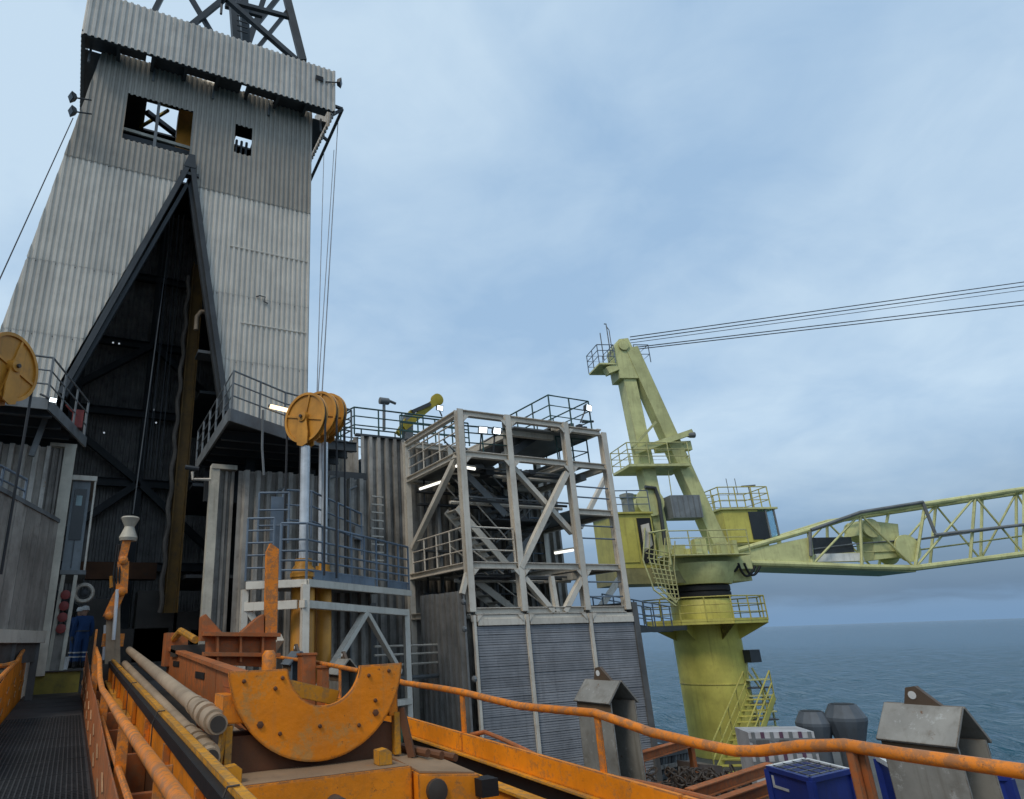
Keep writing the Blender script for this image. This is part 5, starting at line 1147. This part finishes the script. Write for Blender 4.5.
# right side beam and rail
XR = 4.2
def qz(y): return lerp(-1.16, -.98, (y - 4) / 5.4)
rb = thing('side_girder', 'long orange girder with a dark greasy rail along its inner side', 'girder', (XR, 8, -1.6))
def rbeam(x0, x1, o0, o1, y0, y1, name, mat): return lbeam(x0, x1, o0, o1, y0, y1, name, mat, qz, rb)
y = 1.0
while y < 20:
    rbeam(XR, XR + .05, -.2, .0, y, min(y + 3.2, 20) - .02, 'orange_plate', orange); y += 3.2
rbeam(XR - .06, XR + .16, -.22, -.2, 1, 20, 'lip', orange_y)
rbeam(XR + .09, XR + .13, -.5, -.22, 1, 20, 'rail_web', grease)
rbeam(XR - .04, XR + .2, -.53, -.5, 1, 20, 'rail_foot', grease)
rbeam(XR - .32, XR - .27, -1.25, -.30, 1, 8.6, 'lower_plate', orange); rbeam(XR - .36, XR - .22, -.298, -.27, 1, 8.6, 'plate_lip', orange_y)
rbeam(XR - .3, XR + .2, -1.4, -1.3, 1, 20, 'low_flange', orange_r)
hrl = thing('hand_rail', 'worn orange bent tube handrail above the girder with the deck beyond', 'handrail', (XR, 6, -1.1))
rpx = [(200, 647), (232, 650), (270, 656), (320, 663), (365, 672), (405, 683), (440, 688), (462, 692), (490, 699), (520, 706), (560, 710), (595, 713), (625, 723), (650, 732), (700, 744), (735, 751), (760, 751), (800, 746), (845, 745), (900, 754), (1000, 768), (1060, 777)]
MB().tube([at(x, y, X=XR + .05) for x, y in rpx], .037, 10).build('top_tube', orange_b, hrl)
rp2 = [(470, 735), (485, 732), (500, 738), (540, 757), (600, 775), (660, 787), (760, 812), (900, 850)]
MB().tube([at(x, y, X=XR + .12) for x, y in rp2], .024, 8).build('low_tube', orange_r, hrl)
for px, py in ((462, 693), (597, 715), (340, 668)):
    p = at(px, py, X=XR + .05); MB().beam((p.x, p.y, qz(p.y) - .02), p, .02, .09 if px < 500 else .07, up=V((0, 1, 0))).build('stanchion', orange_b, hrl)
p = at(850, 747, X=XR + .05)
for o in (0, .05): MB().beam((p.x + o, p.y - o * .6, -1.9), p + V((o, -o * .6, 0)), .035, .045, up=V((0, 1, 0))).build('stanchion', orange_r, hrl)
gk = MB(); pc = at(401, 722, X=XR - .05)
for k in range(5): gk.tube([pc + V((.0, random.uniform(-.05, .05), .05)), pc + V((-.03, random.uniform(-.09, .09), -.12)), pc + V((-.02, random.uniform(-.06, .06), -.3 - .05 * k))], .018, 6)
gk.tube([pc + V((.02 * math.cos(i), .09 * math.cos(i * .9), .07 * math.sin(i * .9))) for i in range(8)], .02, 6)
one('tied_rope', gk, rope_g, 'dark green rope knotted around the girder end', 'rope')

# gabled boxes
rust_band = paint('rust_band', (.13, .085, .05), rough=.85, rust=.3, rustc=(.09, .045, .02), dirt=.4, streak=.4, rand=0)
def gable(X0, X1, Y0, Y1, zr_, ze, zb, mat, label, lug=True, grp='gabled steel boxes'):
    xm = (X0 + X1) / 2; t = thing('gabled_box', label, 'box', (xm, (Y0 + Y1) / 2, zb), grp)
    yi = Y0 + (Y1 - Y0) * .85
    MB().prism([(X0 + .035, yi, zb), (X1 - .035, yi, zb), (X1 - .035, yi, ze - .01), (xm, yi, zr_ - .03), (X0 + .035, yi, ze - .01)], (0, Y1 - yi - .01, 0)).build('body', mat, t, smooth=False)
    for xa in (X0, X1 - .03): MB().box((xa, Y0, zb), (xa + .03, Y1, ze)).build('side_plate', mat, t, smooth=False)
    for xa, xb in ((X0 - .006, X0 - .001), (X1 + .001, X1 + .006)): MB().box((xa, Y0, ze - .14), (xb, Y1, ze - .03)).build('rust_band', rust_band, t)
    e_ = .02
    for sg, X_ in ((-1, X0), (1, X1)):
        d = V((X_ - xm, 0, ze - zr_)).normalized(); n = V((-d.z * sg, 0, abs(d.x))).normalized(); n = V((d.z, 0, -d.x)) if V((d.z, 0, -d.x)).z > 0 else V((-d.z, 0, d.x))
        a = V((xm, Y0 - e_, zr_)) + n * .004; b = V((X_, Y0 - e_, ze)) + d * .05 + n * .004
        MB().prism([a, b, b + V((0, Y1 - Y0 + 2 * e_, 0)), a + V((0, Y1 - Y0 + 2 * e_, 0))], n * .03).build('roof_plate', mat, t, smooth=False)
    if lug:
        yc = (Y0 + Y1) / 2; sc = (Y1 - Y0) / .8
        MB().prism([(xm - .03, yc - .26 * sc, zr_ - .02), (xm - .03, yc + .20 * sc, zr_ - .02), (xm - .03, yc + .13 * sc, zr_ + .2 * sc), (xm - .03, yc + .02 * sc, zr_ + .22 * sc), (xm - .03, yc - .06 * sc, zr_ + .15 * sc)], (.06, 0, 0)).build('lifting_lug', paint('lug', (.11, .075, .05), rust=.3, rand=0), t)
        MB().lathe((xm - .036, yc + .07 * sc, zr_ + .12 * sc), (1, 0, 0), [(.045 * sc, 0), (.045 * sc, .073)], 12).build('lug_hole', white_p, t)
    return t
gable(8.43, 9.0, 4.5, 5.26, -.9, -1.22, DECK, bitt_m, 'large weathered grey gabled steel box beside the grey vent cowls')
gable(8.2, 8.75, 9.4, 10.25, -.81, -1.11, DECK, bitt_m, 'weathered grey gabled steel box standing before the blue-grey boards')
gable(4.18, 4.58, 14.3, 14.9, -.20, -.42, -2.4, bitt_blue, 'small blue-grey gabled box beside the stubby orange post')
gable(5.05, 5.5, 13.8, 14.4, -.38, -.64, -2.4, bitt_m, 'small pale grey gabled box under the trestle brace')

# orange manipulator arm by the drill floor
ar = thing('handling_arm', 'upright orange jointed pipe handling arm topped by a pale funnel', 'arm', (.95, 18.6, -.9))
YA = 18.6
def pa_(px, py): return at(px, py, Y=YA)
MB().beam(pa_(109, 668), pa_(111, 612), .2).build('mast', pipe_m, ar); MB().beam(pa_(117, 668), pa_(117, 600), .14).build('mast', pipe_m, ar); MB().tube([pa_(104, 660), pa_(106, 625)], .05, 8).build('rod', chrome, ar); MB().tube([pa_(113, 640) - V((0, .2, 0)), pa_(117, 590) - V((0, .2, 0))], .045, 8).build('rod', chrome, ar); MB().beam(pa_(102, 640), pa_(124, 640), .1, .3).build('clamp', orange_b, ar)
MB().beam(pa_(108, 618), pa_(121, 590), .26, .3, up=V((0, 1, 0))).build('lower_link', orange_b, ar); MB().beam(pa_(121, 594), pa_(123, 562), .28, .34, up=V((0, 1, 0))).build('middle_link', orange_b, ar)
MB().beam(pa_(121, 564), pa_(127, 540), .2, .24, up=V((0, 1, 0))).build('upper_link', orange_b, ar)
for q, r_ in (((121, 592), .11), ((123, 561), .11), ((109, 616), .1)): MB().lathe(pa_(*q) - V((0, .24, 0)), (0, 1, 0), [(r_ * .6, 0), (r_, .03), (r_, .44), (r_ * .6, .48)], 14).build('joint', orange_b, ar)
MB().beam(pa_(111, 585), pa_(120, 585), .12).build('side_pin', orange_y, ar); MB().beam(pa_(111, 576), pa_(111, 588), .07).build('side_pin', orange_y, ar)
f0 = pa_(128, 541); MB().lathe(f0, (0, 0, 1), [(.2, 0), (.23, .08), (.15, .27), (.12, .36), (.19, .5), (.235, .58), (.2, .62), (.08, .57), (.05, .62)], 18).build('funnel', cream, ar)
for i in range(3): MB().tube([pa_(117 + i * 2, 545), pa_(113 + i * 3, 575) - V((0, .2, 0)), pa_(116 + i, 612)], .025, 6).build('hose', black, ar)
MB().box((.55, 18.2, -2.2), (1.3, 19.0, -.35)).build('base', grease, ar)

# ------------------------------------------------------------------ deck cargo
def container(top, label, hgt=2.6):
    A, B_, Cc = top; D = A + Cc - B_
    t = thing('cargo_container', label, 'container', (A + Cc) / 2 - UP * hgt, 'blue cargo containers on the deck')
    body = MB(); body.hexa([p - UP * hgt for p in (A, B_, Cc, D)] + [A, B_, Cc, D]); body.build('body', blue_box, t, smooth=False)
    for p, q in ((A, B_), (B_, Cc), (Cc, D), (D, A)):
        MB().beam(p + UP * .02, q + UP * .02, .09, .09).build('edge_tube', white_p if p is B_ or p is A else blue_box, t)
        MB().beam(p - UP * hgt, p, .12).build('corner_post', blue_box, t)
    for k in range(4):
        MB().beam(lerp(A, D, (k + .5) / 4) + UP * .05, lerp(B_, Cc, (k + .5) / 4) + UP * .05, .025, .02).build('net_strap', steel_grey, t); MB().beam(lerp(A, B_, (k + .5) / 4) + UP * .055, lerp(D, Cc, (k + .5) / 4) + UP * .055, .03, .02).build('net_strap', steel_dark, t)
    return t, D
zt3 = -2.9
ca_, D_ = container([at(768, 769, Z=zt3), at(806, 761, Z=zt3 + .0), at(850, 772, Z=zt3)], 'dark blue cargo container with strapped top and white plate', 2.65)
A_ = at(768, 769, Z=zt3); face = (D_ - A_).normalized(); nf = V((face.y, -face.x, 0)); nf = nf if nf.dot(-A_) > 0 else -nf
for o, z0_, w0_, h0_ in ((.18, -.75, .3, .42), (.1, -.3, .5, .05), (.1, -.2, .06, .2)):
    c_ = A_ + face * (o + w0_ / 2) + UP * z0_ + nf * .012; MB().obox(c_, face * w0_ / 2, UP * h0_ / 2, nf * .006).build('white_plate', tarp_w, ca_)
container([V((13.3, 8.0, -2.5)), V((14.5, 9.2, -2.5)), V((15.5, 8.2, -2.5))], 'dark blue cargo container partly hidden behind the orange stanchion', 2.9)
container([V((11.6, 4.6, -2.15)), V((13.2, 5.4, -2.15)), V((14.2, 4.0, -2.15))], 'dark blue cargo container behind the large gabled box', 3.3)
def vent(px, py, pxb, Y, label, sc):
    p = at(px, py, Y=Y); t = thing('vent_cowl', label, 'vent', (p.x, p.y, DECK), 'grey vent cowls by the deck edge')
    MB().lathe((p.x, p.y, DECK), (0, 0, 1), [(.38 * sc, 0), (.38 * sc, p.z - DECK - 1.05 * sc)], 24).build('stack', vent_m, t)
    MB().lathe((p.x, p.y, p.z - 1.1 * sc), (0, 0, 1), [(.42 * sc, 0), (.62 * sc, .62 * sc), (.62 * sc, .72 * sc), (.42 * sc, 1.06 * sc), (.40 * sc, 1.1 * sc)], 12).build('cowl', vent_m, t, smooth=False)
    MB().lathe((p.x, p.y, p.z - .002), (0, 0, 1), [(.36 * sc, 0), (.36 * sc, .015)], 12).build('mouth', black, t)
vent(811, 711, 0, 15.5, 'grey flared vent cowl, the smaller one beside the checked crate', .85)
vent(842, 704, 0, 14.8, 'grey flared vent cowl, the larger one beside the big gabled box', .95)
# checked crate
t = thing('wrapped_crate', 'crate wrapped in pale checked tarpaulin below the pedestal stair', 'crate', at(785, 765, Y=14.5))
a_, b_ = at(757, 750, Y=15), at(812, 735, Y=14.2); zc = at(785, 733, Y=14.5).z
p0_, p1_ = V((a_.x, 15.2, 0)), V((b_.x + .1, 14.2, 0)); dd = (p1_ - p0_); nn2 = V((-dd.y, dd.x, 0)).normalized()
nn2 = nn2 if nn2.y > 0 else -nn2
MB().prism([p0_ + UP * DECK, p1_ + UP * DECK, p1_ + UP * (zc), p0_ + UP * zc], nn2 * 1.2).build('crate_body', tarp_w, t)
for k in range(7):
    p = lerp(p0_, p1_, (k + .5) / 7) - nn2 * .012; MB().beam(p + UP * (zc - 1.0), p + UP * (zc + .005), .10, .012, up=nn2).build('tape', (steel_grey, paint('purple_tape', (.12, .06, .10)))[k % 2], t)
for k in range(3): MB().beam(p0_ - nn2 * .014 + UP * (zc - .2 - k * .3), p1_ - nn2 * .014 + UP * (zc - .2 - k * .3), .016, .08).build('tape', steel_grey, t)
for k in range(2): MB().beam(p0_ - nn2 * .018 + dd * (.1 + k * .35) + UP * (zc - .35), p0_ - nn2 * .018 + dd * (.3 + k * .3) + UP * (zc - .35), .012, .3).build('patch', wall_dark, t)
# orange skid frame with rusty chain heap
sk = thing('skid_frame', 'rusty orange skid frame on the deck full of dark chain', 'skid', (14, 14, -4))
for px1, py1, px2, py2 in ((640, 757, 690, 742), (690, 795, 770, 768), (700, 812, 790, 780)):
    MB().ibeam(at(px1, py1, Z=-3.6), at(px2, py2, Z=-3.6), .22, .26, .03).build('rail', orange_r, sk)
MB().ibeam(at(600, 782, Z=-3.6), at(720, 815, Z=-3.6), .2, .25, .03).build('rail', orange_r, sk)
for px, py in ((640, 757), (690, 742), (690, 795), (770, 768)): p = at(px, py, Z=-3.6); MB().beam(V((p.x, p.y, DECK)), p, .16).build('leg', orange_r, sk)
ch = MB(); pc = at(695, 778, Z=-3.9)
for i in range(160):
    p = pc + V((random.gauss(0, .75), random.gauss(0, .7), random.uniform(-.5, .12))); r_ = random.uniform(.07, .12)
    a1_ = V((random.gauss(0, 1), random.gauss(0, 1), random.gauss(0, .5))).normalized(); a2_ = a1_.cross(V((random.gauss(0, 1), random.gauss(0, 1), random.gauss(0, 1)))).normalized()
    ch.tube([p + (a1_ * math.cos(2 * math.pi * k / 8) * 1.5 + a2_ * math.sin(2 * math.pi * k / 8)) * r_ for k in range(9)], .028, 5)
chn = ch.build('chain_heap', paint('chain', (.05, .038, .03), rust=.2, rand=0), sk); chn['kind'] = 'stuff'
MB().box((pc.x - 2, pc.y - 1.6, DECK), (pc.x + 2, pc.y + 1.6, pc.z - .35)).build('tray', brown, sk)
bx = MB().prism([at(699, 764, Y=19), at(722, 766, Y=19), at(724, 792, Y=19), at(704, 792, Y=19)], (0, 1.0, 0)); one('steel_bin', bx, paint('bin_grey', (.13, .10, .085), rust=.15), 'rusty grey steel bin at the foot of the pedestal', 'bin')
# clutter rack by the boarded base
rk = thing('pipe_rack', 'cluttered grey rack of small pipes between the boarded base and pedestal', 'rack', at(668, 775, Y=20))
for py in (742, 752, 764, 774): MB().beam(at(647, py + 6, Y=20.5), at(690, py - 2, Y=20.5), .1, .12).build('rack_beam', random.choice((steel_grey, wall_grey)), rk)
for k in range(14):
    px = 648 + k * 3; MB().tube([at(px, 744 + random.uniform(0, 12), Y=20.6), at(px + random.uniform(-1, 1), 782, Y=20.6)], random.uniform(.04, .08), 6).build('pipe', random.choice((steel_dark, steel_grey, wall_dark)), rk)
MB().beam(at(664, 746, Y=20.3), at(673, 748, Y=20.3), .2, .12).build('white_box', white_p, rk); MB().beam(at(646, 738, Y=20.3), at(690, 748, Y=20.3), .12, .1).build('rack_beam', steel_grey, rk)
p = at(668, 780, Y=20.6); MB().box((p.x - 1.2, 20.4, DECK), (p.x + 1.0, 21.4, p.z)).build('rack_base', wall_dark, rk)

# ================================================================== PEOPLE
strip_m = paint('strip', (.45, .47, .48), rough=.4, dirt=.2, rand=0)
def person(loc, rot, label, turn=0.0):
    t = thing('person', label, 'person', loc, 'crew in blue coveralls'); t.rotation_euler.z = rot
    V_ = [(0, 0, .95), (0, 0, 1.15), (0, .01, 1.36), (0, .01, 1.47),            # pelvis spine chest neck
          (.20, .01, 1.40), (.26, .02, 1.12), (.25, .10, .88),                  # arm
          (-.20, .01, 1.40), (-.26, .02, 1.12), (-.25, .10, .88),
          (.10, 0, .88), (.11, .03, .50), (.12, -.01, .10),
          (-.10, 0, .88), (-.11, .03, .50), (-.12, -.01, .10)]
    E_ = [(0, 1), (1, 2), (2, 3), (2, 4), (4, 5), (5, 6), (2, 7), (7, 8), (8, 9), (0, 10), (10, 11), (11, 12), (0, 13), (13, 14), (14, 15)]
    rad = [.17, .165, .18, .075, .085, .07, .05, .085, .07, .05, .12, .09, .075, .12, .09, .075]
    me = bpy.data.meshes.new('coverall'); me.from_pydata(V_, E_, []); me.materials.append(cover_b)
    o = bpy.data.objects.new('coverall', me); col.objects.link(o); o.parent = t
    sk_ = o.modifiers.new('skin', 'SKIN'); sk_.use_smooth_shade = True
    for i, v in enumerate(me.skin_vertices[0].data): v.radius = (rad[i], rad[i] * (.72 if i < 3 else 1)); v.use_root = (i == 0)
    sb_ = o.modifiers.new('sub', 'SUBSURF'); sb_.levels = 2; sb_.render_levels = 2
    def part(mb, name, mat, par=t):
        me_ = mb.build(name, mat); me_.parent = par; return me_
    c = V((0, .02, 1.60))
    hd_ = MB(); n = 14; prof = [(.045, -.13), (.065, -.09), (.08, -.02), (.083, .03), (.075, .08), (.04, .11)]
    hd_.lathe(c, (0, 0, 1), prof, n); hd_.add([c + V((.012, .078, -.01)), c + V((-.012, .078, -.01)), c + V((0, .105, -.035)), c + V((0, .08, .03))], [(0, 2, 3), (1, 3, 2), (0, 1, 2)])
    h = part(hd_, 'head', skin_m)
    for sg in (-1, 1): part(MB().lathe(c + V((sg * .08, 0, -.01)), (sg, 0, 0), [(.012, 0), (.022, .01), (.012, .02)], 8), 'ear', skin_m, h); part(MB().lathe(c + V((sg * .03, .074, .015)), (0, 1, 0), [(.01, 0), (.006, .008)], 6), 'eye', black, h)
    part(MB().box((-.025, c.y + .072, c.z - .06), (.025, c.y + .08, c.z - .052)), 'mouth', red_p, h)
    hm = part(MB().lathe(c + V((0, 0, .03)), (0, 0, 1), [(.135, 0), (.118, .012), (.115, .05), (.10, .095), (.065, .125), (.02, .135)], 18), 'helmet', white_p)
    part(MB().prism([c + V((.09, .07, .03)), c + V((.05, .175, .025)), c + V((-.05, .175, .025)), c + V((-.09, .07, .03))], (0, 0, .012)), 'peak', white_p, hm)
    for sg in (-1, 1):
        w_ = V((sg * .25, .10, .86)); gl_ = MB(); gl_.tube([w_ + UP * .04, w_ - UP * .03, w_ - UP * .09], [.035, .045, .04], 8)
        g = part(gl_, 'glove', steel_dark)
        for k, (dy, ln2) in enumerate(((-.03, .065), (-.01, .08), (.01, .075), (.03, .06))): b0 = w_ + V((0, dy, -.085)); part(MB().tube([b0, b0 + V((-sg * .008, 0, -ln2 * .55)), b0 + V((-sg * .025, .005, -ln2))], .0095, 6), 'finger', steel_dark, g)
        b0 = w_ + V((-sg * .02, .035, -.03)); part(MB().tube([b0, b0 + V((-sg * .02, .03, -.035)), b0 + V((-sg * .025, .035, -.06))], .011, 6), 'thumb', steel_dark, g)
        ft = V((sg * .12, 0, 0)); part(MB().tube([ft + V((0, -.10, .045)), ft + V((0, -.03, .06)), ft + V((0, .09, .045)), ft + V((0, .17, .035))], [.04, .058, .048, .034], 8), 'boot', black)
        part(MB().tube([ft + V((0, -.01, .05)), ft + V((0, -.01, .2))], .07, 8), 'boot_shaft', black)
    for zr2, rr2 in ((.30, .098), (.42, .1)):
        for sg in (-1, 1): part(MB().lathe((sg * .115, .01, zr2), (0, 0, 1), [(rr2, 0), (rr2, .035)], 14), 'reflective_strip', strip_m)
    part(MB().lathe((0, 0, 1.02), (0, 0, 1), [(.182, 0), (.182, .035)], 20), 'belt', steel_dark)
    return t
person((.28, 22.9, FLOOR), R(15), 'person in blue coveralls and white helmet standing with back turned')
person((.14, 23.6, FLOOR), R(-35), 'person in blue coveralls and white helmet half hidden behind another')
bk = thing('bucket', 'small white bucket on the floor by the pale column', 'bucket', (-.12, 22.3, FLOOR))
MB().lathe((-.12, 22.3, FLOOR), (0, 0, 1), [(.11, 0), (.14, .3), (.15, .3), (.15, .33)], 16).build('pail', white_p, bk); MB().lathe((-.12, 22.3, FLOOR + .331), (0, 0, 1), [(.13, 0), (.13, .004)], 16).build('lid', white_p, bk)
